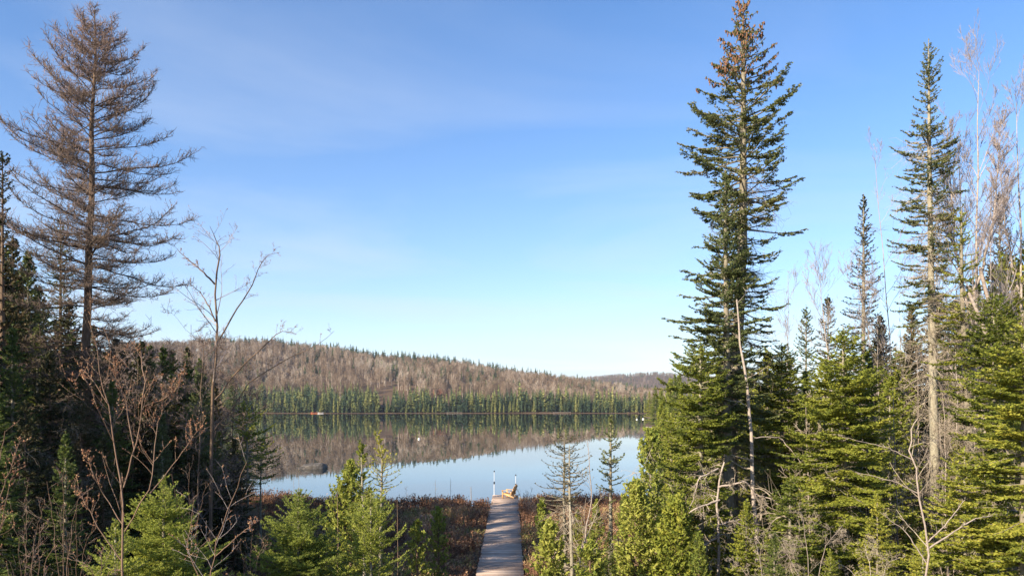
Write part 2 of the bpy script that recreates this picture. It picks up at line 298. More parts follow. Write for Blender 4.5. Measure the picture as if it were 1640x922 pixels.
# ------------------------------------------------------------------ conifer builder
def conifer(seed, H, env, path=None, r0=None, zc=None, leaf='fir', sp=.35, nw=6, W=.38, ds=.12, ds2=.10, bw=.035, bsp=.022, base=.022,
            e_low=-8, e_top=45, tipup=18, f_in=.25, gap=.12, drop=0., dead=0, dead_len=1., dead_z=(0., .5), flat=.5, second=True,
            tone=.45, tone_top=0., clump=0., updn=.12, trunk_mat='bark', cones=0, jit=.25, fwd=.5, rb=1.0, lenlo=.72):
    """env(z) -> (left, right) half widths; path(z) -> x,y offset of the trunk. Returns part meshes."""
    rng = np.random.default_rng(seed); path = path or (lambda z: (0., 0.)); r0 = r0 or H * .0085 + .006
    wood, fol, dd = MB(), MB(), MB()
    zs = np.linspace(0, H, 26); tp = np.array([[*path(z), z] for z in zs])
    tube(wood, tp, r0 * (1 - zs / H) ** .75 + .008, 9, wob=.06, rng=rng)
    trad = lambda z: r0 * max(0, 1 - z / H) ** .75 + .008
    z = zc if zc is not None else H * .1
    F0, F1, FT, S0, S1, SR = [], [], [], [], [], []
    D0, D1, DR = [], [], []
    def branch(z, az, L, el, isdead=False):
        n = 7; s = np.linspace(0, 1, n); step = L / (n - 1)
        p = np.zeros((n, 3)); p[0] = [*path(z), z]; e = radians(el); a = az
        sag = radians(rng.normal(0, 4))
        for i in range(1, n):
            e2 = e + radians(tipup) * (s[i] ** 2) - radians(10) * sin(pi * s[i]) + sag; a += rng.normal(0, .05)
            p[i] = p[i - 1] + step * np.array([cos(a) * cos(e2), sin(a) * cos(e2), sin(e2)])
        rr = min(.45 * trad(z), .010 + .012 * L) * rb * (1 - s * .85) + .002
        S0.append(p[:-1]); S1.append(p[1:]); SR.append(np.stack([rr[:-1], rr[1:]], 1))
        return p, s
    def spray(p, s, L, z, az):
        t0 = f_in * rng.uniform(.6, 1.3); m = max(3, int(L * (1 - t0) / ds)); ss = np.linspace(t0, .99, m) + rng.normal(0, .01, m); ss = np.clip(ss, 0, 1)
        B = np.stack([np.interp(ss, s, p[:, k]) for k in range(3)], 1); T = nrm(np.stack([np.interp(ss, s, np.gradient(p[:, k], s)) for k in range(3)], 1))
        u, v = frame(T); Wd = min(W * 1.0, .42 * L) + .04
        bt = rng.normal(0, .07) + tone + tone_top * (z / H)
        a0, a1 = [], []
        for sg in (-1, 1):
            keep = rng.random(m) > clump
            ang = np.radians(68 - 36 * ss + rng.normal(0, 9, m)); lt = Wd * np.clip((ss - t0) / .15 + .45, 0, 1) * (1 - ss * .78) * rng.uniform(.6, 1.15, m)
            d = T * np.cos(ang)[:, None] + sg * u * np.sin(ang)[:, None] + v * rng.normal(.04, updn, m)[:, None]; d = nrm(d)
            e = B + d * lt[:, None]; e[:, 2] -= drop * lt
            B2, e2, lt2, d2 = B[keep], e[keep], lt[keep], d[keep]
            a0.append(B2); a1.append(e2)
            if second:
                c = np.maximum(0, ((lt2 - .05) / ds2)).astype(int) * 2
                if c.sum():
                    ix = np.repeat(np.arange(len(c)), c); tt = rng.uniform(.12, .85, len(ix)); sg2 = np.where(rng.random(len(ix)) < .5, 1., -1.)
                    l2 = np.minimum(.5 * lt2[ix] * (1 - tt) + .04, .22) * rng.uniform(.7, 1.2, len(ix))
                    lat = nrm(np.cross(d2[ix], v[keep][ix])); dd2 = nrm(d2[ix] * .68 + lat * (.72 * sg2)[:, None] + np.array([0, 0, 1.]) * rng.normal(.03, updn, len(ix))[:, None])
                    b2 = B2[ix] + (e2 - B2)[ix] * tt[:, None]
                    q2 = b2 + dd2 * l2[:, None]; q2[:, 2] -= drop * l2
                    a0.append(b2); a1.append(q2)
        msk = s[:-1] >= t0 - .1
        a0.append(p[:-1][msk]); a1.append(p[1:][msk])
        a0 = np.concatenate(a0); a1 = np.concatenate(a1); F0.append(a0); F1.append(a1); FT.append(np.full(len(a0), bt))
    while z < H * .985:
        f = z / H; k = max(3, int(round(nw * rng.uniform(.7, 1.3)))); a0 = rng.random() * 2 * pi
        for j in range(k):
            if rng.random() < gap: continue
            az = a0 + 2 * pi * j / k + rng.normal(0, jit); l, r = env(z); c = (cos(az) + 1) / 2
            fa = l + (r - l) * c; L = max(.06, fa * rng.uniform(lenlo, 1.16)); zz_ = z + rng.normal(0, sp * .25)
            if zz_ > H * .99: continue
            el = e_low + (e_top - e_low) * (f ** 2.2) + rng.normal(0, 6)
            p, s = branch(zz_, az, L, el); spray(p, s, L, zz_, az)
        z += sp * (1.15 - .65 * f) * rng.uniform(.8, 1.2)
    # leader shoot
    top = np.array([*path(H), H]); F0.append(top[None] - [0, 0, .35]); F1.append(top[None]); FT.append(np.array([tone + .1]))
    for j in range(dead):
        zd = H * rng.uniform(*dead_z); az = rng.random() * 2 * pi; L = dead_len * rng.uniform(.4, 1.1)
        n = 6; p = np.zeros((n, 3)); p[0] = [*path(zd), zd]; e = radians(rng.normal(-8, 16)); a = az
        for i in range(1, n):
            e += rng.normal(-.06, .18); a += rng.normal(0, .2); p[i] = p[i - 1] + L / n * np.array([cos(a) * cos(e), sin(a) * cos(e), sin(e)])
        rr = np.linspace(.012, .003, n); D0.append(p[:-1]); D1.append(p[1:]); DR.append(np.stack([rr[:-1], rr[1:]], 1))
        m2 = int(4 + L * 9); ix = rng.integers(1, n - 1, m2); tt = rng.random(m2)[:, None]; b = p[ix] + (p[ix + 1] - p[ix]) * tt
        d = nrm(nrm(p[ix + 1] - p[ix]) * .7 + rng.normal(0, .55, (m2, 3)) + [0, 0, -.15]); ll = rng.uniform(.12, .5, m2) * L ** .5
        e_ = b + d * ll[:, None]; D0.append(b); D1.append(e_); DR.append(np.stack([np.full(m2, .005), np.full(m2, .002)], 1))
        e2 = e_ + nrm(d + rng.normal(0, .5, (m2, 3))) * (ll * .6)[:, None]; D0.append(e_); D1.append(e2); DR.append(np.full((m2, 2), .0025))
    S0_, S1_, SR_ = np.concatenate(S0), np.concatenate(S1), np.concatenate(SR)
    sticks(wood, S0_, S1_, SR_[:, 0], SR_[:, 1], 3, .45)
    out = {'wood': wood}
    F0, F1, FT = np.concatenate(F0), np.concatenate(F1), np.concatenate(FT)
    out['F'] = (F0, F1, FT)
    if leaf:
        blades(fol, F0, F1, rng, bw, bsp, base, flat=flat, tone=FT, fwd=fwd)
        out['fol'] = fol
    if cones:
        cb = MB(); hi = np.where(F1[:, 2] > H * .86)[0]; hi = hi[rng.integers(0, len(hi), cones)]
        p = F1[hi]; sticks(cb, p, p - [0, 0, .07] + rng.normal(0, .015, p.shape), .018, .012, 5); out['cones'] = cb
    if dead:
        D0, D1, DR = np.concatenate(D0), np.concatenate(D1), np.concatenate(DR); sticks(dd, D0, D1, DR[:, 0], DR[:, 1], 3, rng.uniform(.3, .8, len(D0))); out['dead'] = dd
    return out
def put_conifer(name, label, cat, base, parts, leafmat, woodmat='bark', group=None):
    r = thing(name, label, cat, base, 0, group)
    build_multi('trunk', [(parts['wood'], M[woodmat], True)] + ([(parts['dead'], M['twig'], False)] if 'dead' in parts else []), r)
    if 'fol' in parts: build_multi('crown', [(parts['fol'], M[leafmat], False)] + ([(parts['cones'], M['cone'], False)] if 'cones' in parts else []), r)
    return r
def px_conifer(name, label, Y, top, env, trunk=None, leafmat='fir', woodmat='bark', cat='tree', group=None, **kw):
    """top (px,py); env [(py, left px, right px)]; trunk [(px,py)...] lower trunk waypoints"""
    X = (top[0] - CX) / F * Y
    pts = [(top[0], top[1])] + (trunk or []); bx = (pts[-1][0] - CX) / F * Y
    g = gz(bx, Y) - .1; H = W(*top, Y)[2] - g
    zt = [W(px, py, Y)[2] - g for px, py in pts][::-1]; xt = [W(px, py, Y)[0] - bx for px, py in pts][::-1]
    path = lambda z: (float(np.interp(z, zt, xt)), 0.0)
    ez = [CH - (py - HY) / F * Y - g for py, _, _ in env][::-1]; el = [l * Y / F for _, l, _ in env][::-1]; er = [r * Y / F for _, _, r in env][::-1]
    ef = lambda z: (float(np.interp(z, ez, el)), float(np.interp(z, ez, er)))
    kw.setdefault('zc', max(.2, ez[0]))
    parts = conifer(H=H, env=ef, path=path, **kw)
    return put_conifer(name, label, cat, (bx, Y, g), parts, leafmat, woodmat, group)

# ------------------------------------------------------------------ bare trees
def bare(seed, stems, twigs=1.0, rmin=.004, spread=.55, up=.25, levels=3, buds=0, tip_r=.004, budsz=.02, kids=(9, 6, 4), lenf=.45, curve=.12, start=.3):
    """stems: list of (points, r0, r1). Children grow along each stem."""
    rng = np.random.default_rng(seed); tr, tw = MB(), MB(); P0, P1, R0, R1 = [], [], [], []; tips = []
    def grow(p, d, L, r, lv):
        n = 5; pts = [p]; 
        for i in range(n):
            d = nrm(d + rng.normal(0, curve, 3) + np.array([0, 0, up * .25])); pts.append(pts[-1] + d * L / n)
        pts = np.array(pts); rr = np.linspace(r, max(rmin * .6, r * .35), n + 1)
        P0.extend(pts[:-1]); P1.extend(pts[1:]); R0.extend(rr[:-1]); R1.extend(rr[1:]); tips.append(pts[-1])
        if lv < levels:
            k = max(1, int(kids[lv] * twigs * rng.uniform(.7, 1.3)))
            for _ in range(k):
                s = rng.uniform(.2, .98) * n; i = min(int(s), n - 1); b = pts[i] + (pts[i + 1] - pts[i]) * (s - i); dd = nrm(pts[i + 1] - pts[i])
                side = nrm(np.cross(dd, rng.normal(0, 1, 3)))
                grow(b, nrm(dd * (1 - spread * .5) + side * spread + [0, 0, up * .4]), L * lenf * rng.uniform(.6, 1.2) * (1.1 - .5 * s / n), max(rmin * .8, rr[i] * .55), lv + 1)
    for pts, r0, r1 in stems:
        pts = np.asarray(pts, float); k = 14; tt = np.linspace(0, len(pts) - 1, k); q = np.stack([np.interp(tt, np.arange(len(pts)), pts[:, c]) for c in range(3)], 1)
        q[1:-1] += rng.normal(0, .018, (k - 2, 3)) * min(1, np.linalg.norm(pts[-1] - pts[0]) / 4); rr = np.linspace(r0, r1, k); tube(tr, q, rr, 7, wob=.05, rng=rng)
        Lt = np.linalg.norm(np.diff(q, axis=0), axis=1).sum(); nb = int(kids[0] * twigs * 1.6)
        for _ in range(nb):
            s = rng.uniform(start, 1.) * (k - 1); i = min(int(s), k - 2); b = q[i] + (q[i + 1] - q[i]) * (s - i); dd = nrm(q[i + 1] - q[i]); side = nrm(np.cross(dd, rng.normal(0, 1, 3)))
            grow(b, nrm(dd * .6 + side * spread * 1.2 + [0, 0, up]), Lt * lenf * .55 * (1.15 - .75 * s / k) * rng.uniform(.6, 1.2), max(rmin, rr[i] * .45), 1)
        tips.append(q[-1])
    sticks(tw, P0, P1, R0, R1, 3, rng.uniform(.3, .75, len(P0)))
    out = {'trunk': tr, 'twigs': tw}
    if buds:
        ends = np.array(P1); sel = ends[rng.random(len(ends)) < buds]; bm = MB(); d = nrm(rng.normal(0, .5, sel.shape) + [0, 0, .8]); sz = budsz * rng.uniform(.6, 1.3, len(sel))
        sticks(bm, sel, sel + d * sz[:, None] * .6, sz * .2, sz * .5, 4, rng.random(len(sel))); sticks(bm, sel + d * sz[:, None] * .6, sel + d * sz[:, None] * 1.5, sz * .5, sz * .05, 4, rng.random(len(sel)))
        out['buds'] = bm
    return out
def px_bare(name, label, Y, stems, tmat='birch', wmat='purple', cat='tree', group=None, **kw):
    """stems [(list of (px,py[,dy]), r0, r1)], the first starts at the base"""
    bx = (stems[0][0][0][0] - CX) / F * Y; g = gz(bx, Y) - .1; st = []
    for pts, r0, r1 in stems:
        q = []
        for p in pts:
            yy = Y + (p[2] if len(p) > 2 else 0); q.append(W(p[0], p[1], yy) - np.array([bx, Y, g]))
        st.append((q, r0, r1))
    if st[0][0][0][2] > .05: st[0][0].insert(0, np.array([st[0][0][0][0], 0, 0.]))
    o = bare(stems=st, **kw); r = thing(name, label, cat, (bx, Y, g), 0, group)
    o['trunk'].build('trunk', M[tmat], r, smooth=True)
    build_multi('crown', [(o['twigs'], M[wmat], False)] + ([(o['buds'], M['bud'], False)] if 'buds' in o else []), r)
    return r

# ================================================================== DOCK
DX, DW, DZ = -0.46, 1.8, 0.5
r = thing('boardwalk_dock', 'long straight plank boardwalk running through the bog to the lake', 'dock', (DX, 24, 0))
rng = np.random.default_rng(5)
bm = MB(); y = 0.0
while y < 29.4:
    box(bm, (rng.normal(0, .012), y + .07, DZ - .019 + rng.normal(0, .003)), (DW + rng.normal(0, .022), .130, .036), tone=.5 + rng.normal(0, .2)); y += .144
M['plank'] = tone_mat('weathered_planks', [(0.0, (.24, .17, .125)), (.5, (.43, .325, .25)), (1, (.60, .48, .38))], nscale=1.3, namp=.45, rough=.75, fine=9, famp=.3, stretch=(.25, 3, 3))
M['beam'] = tone_mat('dark_beams', [(0.0, (.10, .07, .05)), (1, (.24, .18, .13))], nscale=2, rough=.85)
bm.build('deck', M['plank'], r)
for sx in (-1, 1):
    b = MB(); box(b, (sx * (DW / 2 - .06), 14.7, DZ - .125), (.05, 29.3, .17)); b.build('side_beam', M['beam'], r)
for i in range(10):
    for sx in (-1, 1):
        b = MB(); yy = .6 + i * 3.1; g = gz(DX + sx * .8, 24 + yy); tube(b, [(sx * .77, yy, min(g, -.3) - .5), (sx * .77, yy, DZ - .21)], .055, 8); b.build('post', M['beam'], r)
M['pipe'] = tone_mat('galvanised_pipe', [(0.0, (.5, .55, .6)), (1, (.75, .78, .8))], rough=.35, spec=.6, nscale=6)
M['dark'] = tone_mat('dark_metal', [(0.0, (.03, .035, .045)), (1, (.06, .065, .08))], rough=.5)
for px, py, lab in ((791.5, 755, 'taller pipe post at the left corner of the dock end'), (826, 761, 'shorter pipe post at the right corner behind the deck chair')):
    p = W(px, py, 53.2); t_ = thing('dock_pipe', lab, 'dock post', (p[0], 53.25, -.9), 0, 'pipe posts at the dock end')
    b = MB(); tube(b, [(0, 0, 0), (0, 0, p[2] + .9)], .019, 8); b.build('pipe', M['pipe'], t_)
    b = MB(); tube(b, [(0, 0, p[2] + .88), (0, 0, p[2] + .95)], .045, 8); b.build('cap', M['dark'], t_)
    zc_ = .9 + .5 + (p[2] - .5) * .52
    b = MB(); tube(b, [(0, 0, zc_ - .07), (0, 0, zc_ + .07)], .055, 8); b.build('collar', M['dark'], t_)
    b = MB(); tube(b, [(0, 0, 1.15), (0, 0, zc_ - .08)], .030, 8); b.build('sleeve', M['pipe'], t_)
# adirondack chair
M['chair'] = tone_mat('orange_cedar_wood', [(0.0, (.42, .22, .09)), (.5, (.62, .37, .17)), (1, (.76, .52, .28))], nscale=4, rough=.6)
cb = W(815, 800, 51.6)
t_ = thing('adirondack_chair', 'orange wooden slatted deck chair near the end of the dock', 'chair', (cb[0], 51.6, DZ + .001), radians(62))
def rx(a): c, s = cos(a), sin(a); return np.array([[1, 0, 0], [0, c, -s], [0, s, c]])
# chair faces +Y in its own frame
seat = MB()
for i in range(6): box(seat, (0, .30 - i * .095, .36 - i * .022), (.54, .085, .02), rx(.23), tone=.4 + .1 * (i % 3))
seat.build('seat', M['chair'], t_)
for k, s in enumerate(np.linspace(-1, 1, 5)):
    b = MB(); L = .80 - .10 * s * s * 1.2; a = -.42; c = np.array([s * .225, -.27 - .5 * L * sin(.42), .24 + .5 * L * cos(.42)])
    box(b, c, (.10, .02, L), rx(.42), tone=.35 + .15 * (k % 3)); b.build('back_slat', M['chair'], t_)
b = MB(); box(b, (0, -.44, .58), (.56, .03, .08), rx(.42)); box(b, (0, -.315, .30), (.56, .03, .08), rx(.42)); b.build('back_rail', M['chair'], t_)
for sx in (-1, 1):
    b = MB(); box(b, (sx * .36, .02, .56), (.13, .74, .024)); b.build('armrest', M['chair'], t_)
    b = MB(); box(b, (sx * .315, .32, .272), (.03, .10, .544)); b.build('front_leg', M['chair'], t_)
    b = MB(); box(b, (sx * .282, -.10, .215), (.03, .95, .11), rx(.30)); b.build('rear_leg', M['chair'], t_)
    b = MB(); box(b, (sx * .31, -.33, .40), (.028, .06, .30)); b.build('arm_support', M['chair'], t_)

# ================================================================== LAKE THINGS
M['rock'] = tone_mat('lake_rock', [(0.0, (.03, .027, .024)), (.5, (.085, .077, .068)), (1, (.22, .20, .17))], nscale=1.5, namp=.5, rough=.9, fine=6, famp=.4, bump=.6)
def rock(c, s, seed, label, squash=1.0):
    rng = np.random.default_rng(seed); nu, nv = 22, 12; th = np.linspace(0, 2 * pi, nu, endpoint=False); ph = np.linspace(-.5, pi / 2, nv)
    pk = rng.normal(0, 1, (10, 3)); pk = nrm(pk); cut = rng.uniform(.66, .93, 10)
    V = []
    for p in ph:
        for a in th:
            d = np.array([cos(a) * cos(p), sin(a) * cos(p), sin(p)]); rr = min(1., min((cut / np.maximum(pk @ d, .05)).min(), 1.0)); V.append(d * rr * s * (1 + rng.normal(0, .035)))
    fs = [[i * nu + j, i * nu + (j + 1) % nu, (i + 1) * nu + (j + 1) % nu, (i + 1) * nu + j] for i in range(nv - 1) for j in range(nu)]
    mb = MB(); mb.add(V, f4=fs); o = mb.build('lake_rock', M['rock']); o.location = [float(x) for x in c]; tag(o, label, 'rock'); return o
rock((W(504, 750, 81)[0], 81, -.05), (1.55, 1.05, .78), 3, 'rounded grey boulder rising from the calm lake on the left')
rock((W(487, 750, 80.5)[0], 80.6, -.06), (1.1, .8, .36), 8, 'low flat rock touching the left side of the boulder in the lake')
M['white'] = tone_mat('white_paint', [(0.0, (.6, .6, .58)), (1, (.8, .8, .78))], rough=.4)
M['orange'] = tone_mat('orange_hull', [(0.0, (.62, .12, .04)), (1, (.75, .2, .07))], rough=.4)
M['greyplank'] = tone_mat('pale_dock_boards', [(0.0, (.38, .33, .28)), (1, (.62, .57, .5))], rough=.8, nscale=1)
M['redbrown'] = tone_mat('red_brown_wood', [(0.0, (.19, .085, .055)), (1, (.30, .15, .10))], rough=.8, nscale=1)
def hull(mb, L, Wd, Hh, z0=0):
    n = 15; x = np.linspace(-1, 1, n); V = []; 
    for xi in x:
        w_ = Wd / 2 * (1 - abs(xi) ** 2.4) ** .7 + .01; kz = z0 + Hh * .25 * abs(xi) ** 3
        V += [[xi * L / 2, -w_, z0 + Hh * (1 + .3 * abs(xi) ** 3)], [xi * L / 2, -w_ * .7, kz + Hh * .2], [xi * L / 2, 0, kz], [xi * L / 2, w_ * .7, kz + Hh * .2], [xi * L / 2, w_, z0 + Hh * (1 + .3 * abs(xi) ** 3)]]
    fs = [[i * 5 + j, i * 5 + j + 1, (i + 1) * 5 + j + 1, (i + 1) * 5 + j] for i in range(n - 1) for j in range(4)]; mb.add(V, f4=fs)
def boat(px, Y, L, mat, label):
    x = (px - CX) / F * Y; t_ = thing('canoe', label, 'boat', (x, Y, .0)); b = MB(); hull(b, L, 1.0, .62, -.05); b.build('hull', M[mat], t_)
    for sx in (-1, 1): b = MB(); box(b, (sx * L * .25, 0, .42), (.25, .72, .03)); b.build('seat', M['greyplank'], t_)
boat(505, 538, 6.5, 'orange', 'orange canoe lying at the far shore under the conifers')
boat(513.5, 536.5, 4.2, 'white', 'small white rowing boat beside the orange canoe on the far shore')
def small_dock(px, Y, L, D_, label, mat='greyplank', z=.45):
    x = (px - CX) / F * Y; t_ = thing('shore_dock', label, 'dock', (x, Y, 0)); b = MB()
    k = int(L / .3)
    for i in range(k): box(b, (-L / 2 + (i + .5) * L / k, 0, z), (L / k - .03, D_, .08), tone=.5 + .15 * sin(i * 2.3))
    b.build('deck', M[mat], t_)
    for sx in (-1, 1):
        for sy in (-1, 1): b = MB(); tube(b, [(sx * L * .45, sy * D_ * .42, -1.5), (sx * L * .45, sy * D_ * .42, z + .3)], .09, 6); b.build('post', M['beam'], t_)
small_dock(728, 536, 11, 2.5, 'pale floating dock on the far shore below the bare slope', z=.6)
small_dock(900, 536, 13, 3, 'longest pale dock on the far shore right of the middle', z=.7)
small_dock(1014, 533, 8, 3, 'reddish wooden dock at the right end of the far shore', 'redbrown', .8)
small_dock(1046, 214, 4.0, 2, 'pinkish small dock in front of the right bank cedars', 'greyplank', .35)
def buoy(px, py, rad, label):
    Y = CH / ((py - HY) / F); b = MB(); nu, nv = 14, 8; V = [[rad * cos(a) * cos(p), rad * sin(a) * cos(p), rad * sin(p) * .9] for p in np.linspace(-pi / 2 + .01, pi / 2 - .01, nv) for a in np.linspace(0, 2 * pi, nu, endpoint=False)]
    fs = [[i * nu + j, i * nu + (j + 1) % nu, (i + 1) * nu + (j + 1) % nu, (i + 1) * nu + j] for i in range(nv - 1) for j in range(nu)]
    b.add(V, f4=fs); t_ = thing('mooring_buoy', label, 'buoy', ((px - CX) / F * Y, Y, rad * .3)); b.build('float', M['white'], t_, True)
    b = MB(); tube(b, [(0, 0, rad * .8), (0, 0, rad * 1.25)], rad * .15, 6); b.build('ring', M['dark'], t_)
buoy(671, 703, .22, 'small white buoy alone in the hill reflection'); buoy(1020, 671.5, .35, 'white buoy off the right end of the far shore'); buoy(1030, 671, .45, 'larger white buoy against the right bank cedars')
# cabin frame and cut clearing on the far hill
def cabin(px, py, Y, w_, d_, h_, label, wall='redbrown', roof='redbrown'):
    x = (px - CX) / F * Y; g = gz(x, Y); t_ = thing('cabin', label, 'cabin', (x, Y, g))
    b = MB(); box(b, (0, 0, h_ / 2), (w_, d_, h_)); b.build('wall', M[wall], t_)
    b = MB(); hw, hd = w_ / 2 + .5, d_ / 2 + .5; b.add([[-hw, -hd, h_ + .02], [hw, -hd, h_ + .02], [hw, hd, h_ + .02], [-hw, hd, h_ + .02], [-hw, 0, h_ + 2.2], [hw, 0, h_ + 2.2]], f3=[[0, 4, 3], [1, 2, 5]], f4=[[0, 1, 5, 4], [2, 3, 4, 5], [0, 3, 2, 1]]); b.build('roof', M[roof], t_)
    for sx in (-.28, .28):
        b = MB(); box(b, (sx * w_, -d_ / 2 - .03, h_ * .55), (1.3, .1, 1.2)); wi = b.build('window', M['dark'], t_)
cabin(706, 634, 610, 11, 7, 3.2, 'red brown timber cabin on the far slope above the conifers')
cabin(609, 640, 552, 5, 6, 3, 'dark shed shape standing in for the shaded gap in the far shore conifers', 'dark', 'dark')  # added dark block, its colour stands for the shade in the tree gap

# ================================================================== FAR FOREST
def far_conifer(seed, H, R, n=230, cone=1.0, low=.06):
    rng = np.random.default_rng(seed); mb = MB(); tube(mb, [(0, 0, 0), (0, 0, H * .97)], [.16, .03], 5, tone=.3, cap=False)
    z = H * (low + (1 - low) * (1 - np.sqrt(1 - rng.random(n) * .995))); rr = R * ((H - z) / H) ** cone * (.75 + .25 * np.sin(z * 3)) + .12
    rr *= np.clip((z / H - low * .5) * 9, .5, 1); a = rng.random(n) * 2 * pi; d = np.stack([np.cos(a), np.sin(a), 0 * a], 1)
    tn = .45 + rng.normal(0, .16, n); L = rr * rng.uniform(.6, 1.15, n); th = np.stack([-np.sin(a), np.cos(a), 0 * a], 1)
    b = np.stack([0 * a, 0 * a, z], 1); tip = b + d * L[:, None] + np.array([0, 0, 1.]) * (rng.normal(-.15, .2, n) * L)[:, None]
    w_ = (.26 * L + .22)[:, None]; base = b + d * L[:, None] * .12
    V = np.stack([base + [0, 0, .3], base + d * (L * .45)[:, None] + th * w_, tip, base + d * (L * .45)[:, None] - th * w_ - [0, 0, .25]], 1)
    mb.add(V.reshape(-1, 3), f4=np.arange(n * 4).reshape(-1, 4), tone=np.repeat(tn, 4)); return mb
def far_bare(seed, H, R, n=260, pale=.5):
    rng = np.random.default_rng(seed); mb = MB(); lean = rng.normal(0, .5, 2)
    top = np.array([lean[0], lean[1], H * .9]); tube(mb, [(0, 0, 0), top * .5 + rng.normal(0, .1, 3), top], [.27, .2, .08], 5, tone=.75 + pale * .3, cap=False)
    k = 12; z = H * rng.uniform(.35, .8, k); a = rng.random(k) * 2 * pi; p0 = top[None] * (z / (H * .9))[:, None]; L = R * rng.uniform(.8, 1.3, k)
    p1 = p0 + np.stack([np.cos(a) * L * .7, np.sin(a) * L * .7, L * rng.uniform(.8, 1.5, k)], 1); sticks(mb, p0, p1, .09, .03, 3, .6 + pale * .3)
    zt = rng.uniform(.36, 1.0, n); a = rng.random(n) * 2 * pi; r_ = R * np.sqrt(rng.random(n)) * np.sqrt(np.clip(1 - ((zt - .66) / .36) ** 2, .02, 1))
    b = np.stack([np.cos(a) * r_ + lean[0] * zt, np.sin(a) * r_ + lean[1] * zt, zt * H * .95], 1); d = nrm(np.stack([np.cos(a) * .45, np.sin(a) * .45, np.ones(n)], 1) + rng.normal(0, .3, (n, 3)))
    ll = rng.uniform(.8, 2.0, n); u, v = frame(d); ph = rng.random(n) * 2 * pi; s = u * np.cos(ph)[:, None] + v * np.sin(ph)[:, None]; wv = rng.uniform(.05, .13, n)[:, None]
    V = np.stack([b - s * wv, b + s * wv, b + d * ll[:, None]], 1); mb.add(V.reshape(-1, 3), f3=np.arange(n * 3).reshape(-1, 3), tone=np.repeat(.42 + rng.normal(0, .14, n), 3)); return mb
def scatter_stuff(name, variants, pts, mat, label, cat, rng, sink=.3):
    mb = MB(); arr = [v.arrays() for v in variants]
    for (x, y, s, tn, k) in pts:
        v, f3, f4, t = arr[int(k) % len(arr)]; a = rng.random() * 2 * pi; c, sn = cos(a), sin(a)
        vv = np.stack([(v[:, 0] * c - v[:, 1] * sn) * s + x, (v[:, 0] * sn + v[:, 1] * c) * s + y, v[:, 2] * s + gz(x, y) - sink], 1)
        mb.add(vv, f3, f4, t + tn)
    o = mb.build(name, M[mat]); o['kind'] = 'stuff'; return tag(o, label, cat)
rng = np.random.default_rng(77)
CV = [far_conifer(i, 15, r_, cone=c_) for i, (r_, c_) in enumerate([(2.9, .8), (3.2, .7), (2.3, .9), (3.5, .6), (2.9, .85), (3.9, .75)])]
BV = [far_bare(40 + i, 14, r_, pale=p_) for i, (r_, p_) in enumerate([(2.2, .2), (2.6, .8), (1.9, .5), (3.0, 0), (2.4, 1.), (2.1, .1)])]
conmesh = [v.mesh('far_conifer', M['farcon']) for v in CV]; baremesh = [v.mesh('far_bare', M['farbare']) for v in BV]
def gapw(px):  # clearings in the shore belt
    return (abs(px - 609.5) < 4)
def shoreY(x): return YS - 6 + 5 * sin(x * .021 + 1) + 3 * sin(x * .06)
CONLAB = 'conifer in the dense evergreen belt along the far shore'
n_i = 0
for i in range(300):
    px = 372 + (1050 - 372) * (i + rng.uniform(-.45, .45)) / 299
    row = i % 3
    if gapw(px): px += 9 * np.sign(px - 609.5 + .01)
    x = (px - CX) / F * 548; y = shoreY(x) + 2 + row * 4.5 + rng.uniform(0, 2.5); x = (px - CX) / F * y
    prof = np.interp(px, [372, 500, 560, 700, 800, 900, 1050], [1.12, 1.06, 1.08, .98, 1.1, 1.12, .95])
    s = prof * (.64 + .21 * row) * rng.uniform(.62, 1.34)
    if row == 0 and rng.random() < .25: s *= .7
    k = int(rng.integers(0, 6)); o = bpy.data.objects.new('shore_conifer', conmesh[k]); COL.objects.link(o)
    o.location = (x, y, gz(x, y) - .2); o.rotation_euler = (0, 0, rng.random() * 6.28); o.scale = (s * rng.uniform(.85, 1.15), s, s)
    o.scale[1] = o.scale[0]
    tag(o, CONLAB, 'tree', 'conifers along the far shore')
pts = []
for i in range(430):
    px = rng.uniform(355, 1075); 
    if 596 < px < 628 or (690 < px < 716): continue
    y = YS + rng.uniform(9, 48); pts.append(((px - CX) / F * y, y, rng.uniform(.72, 1.12) * np.interp(px, [372, 560, 700, 900, 1050], [1.1, 1.05, .95, 1.15, 1.1]) * (1.05 - (y - YS) / 160), rng.normal(0, .14) - .04, rng.integers(0, 6)))
scatter_stuff('conifer_belt', CV, pts, 'farcon', 'dark conifers packed behind the far shoreline trees', 'forest', rng)
# hillside: bare hardwoods, nearest ones one by one
BLAB = 'bare grey hardwood on the slope behind the shore conifers'
for i in range(240):
    px = rng.uniform(375, 1040); y = YS + rng.uniform(30, 95); x = (px - CX) / F * y
    if 594 < px < 632 and y < 640: continue
    s = rng.uniform(.7, 1.05) * np.interp(px, [800, 1000], [1, .85]); o = bpy.data.objects.new('bare_hardwood', baremesh[int(rng.integers(0, 6))]); COL.objects.link(o)
    o.location = (x, y, gz(x, y) - .2); o.rotation_euler = (0, 0, rng.random() * 6.28); o.scale = (s, s, s); tag(o, BLAB, 'tree', 'bare hardwoods on the far slope')
pts = []
for i in range(3300):
    px = rng.uniform(180, 1080); y = YS + 45 + 330 * rng.random() ** .8
    if 594 < px < 668 and y < 625: continue
    pts.append(((px - CX) / F * y, y, rng.uniform(.6, 1.1), rng.normal(0, .17) + .12 * sin(px * .03 + y * .02), rng.integers(0, 6)))
scatter_stuff('hardwood_forest', BV, pts, 'farbare', 'brown leafless hardwood forest covering the far hill', 'forest', rng)
pts = []
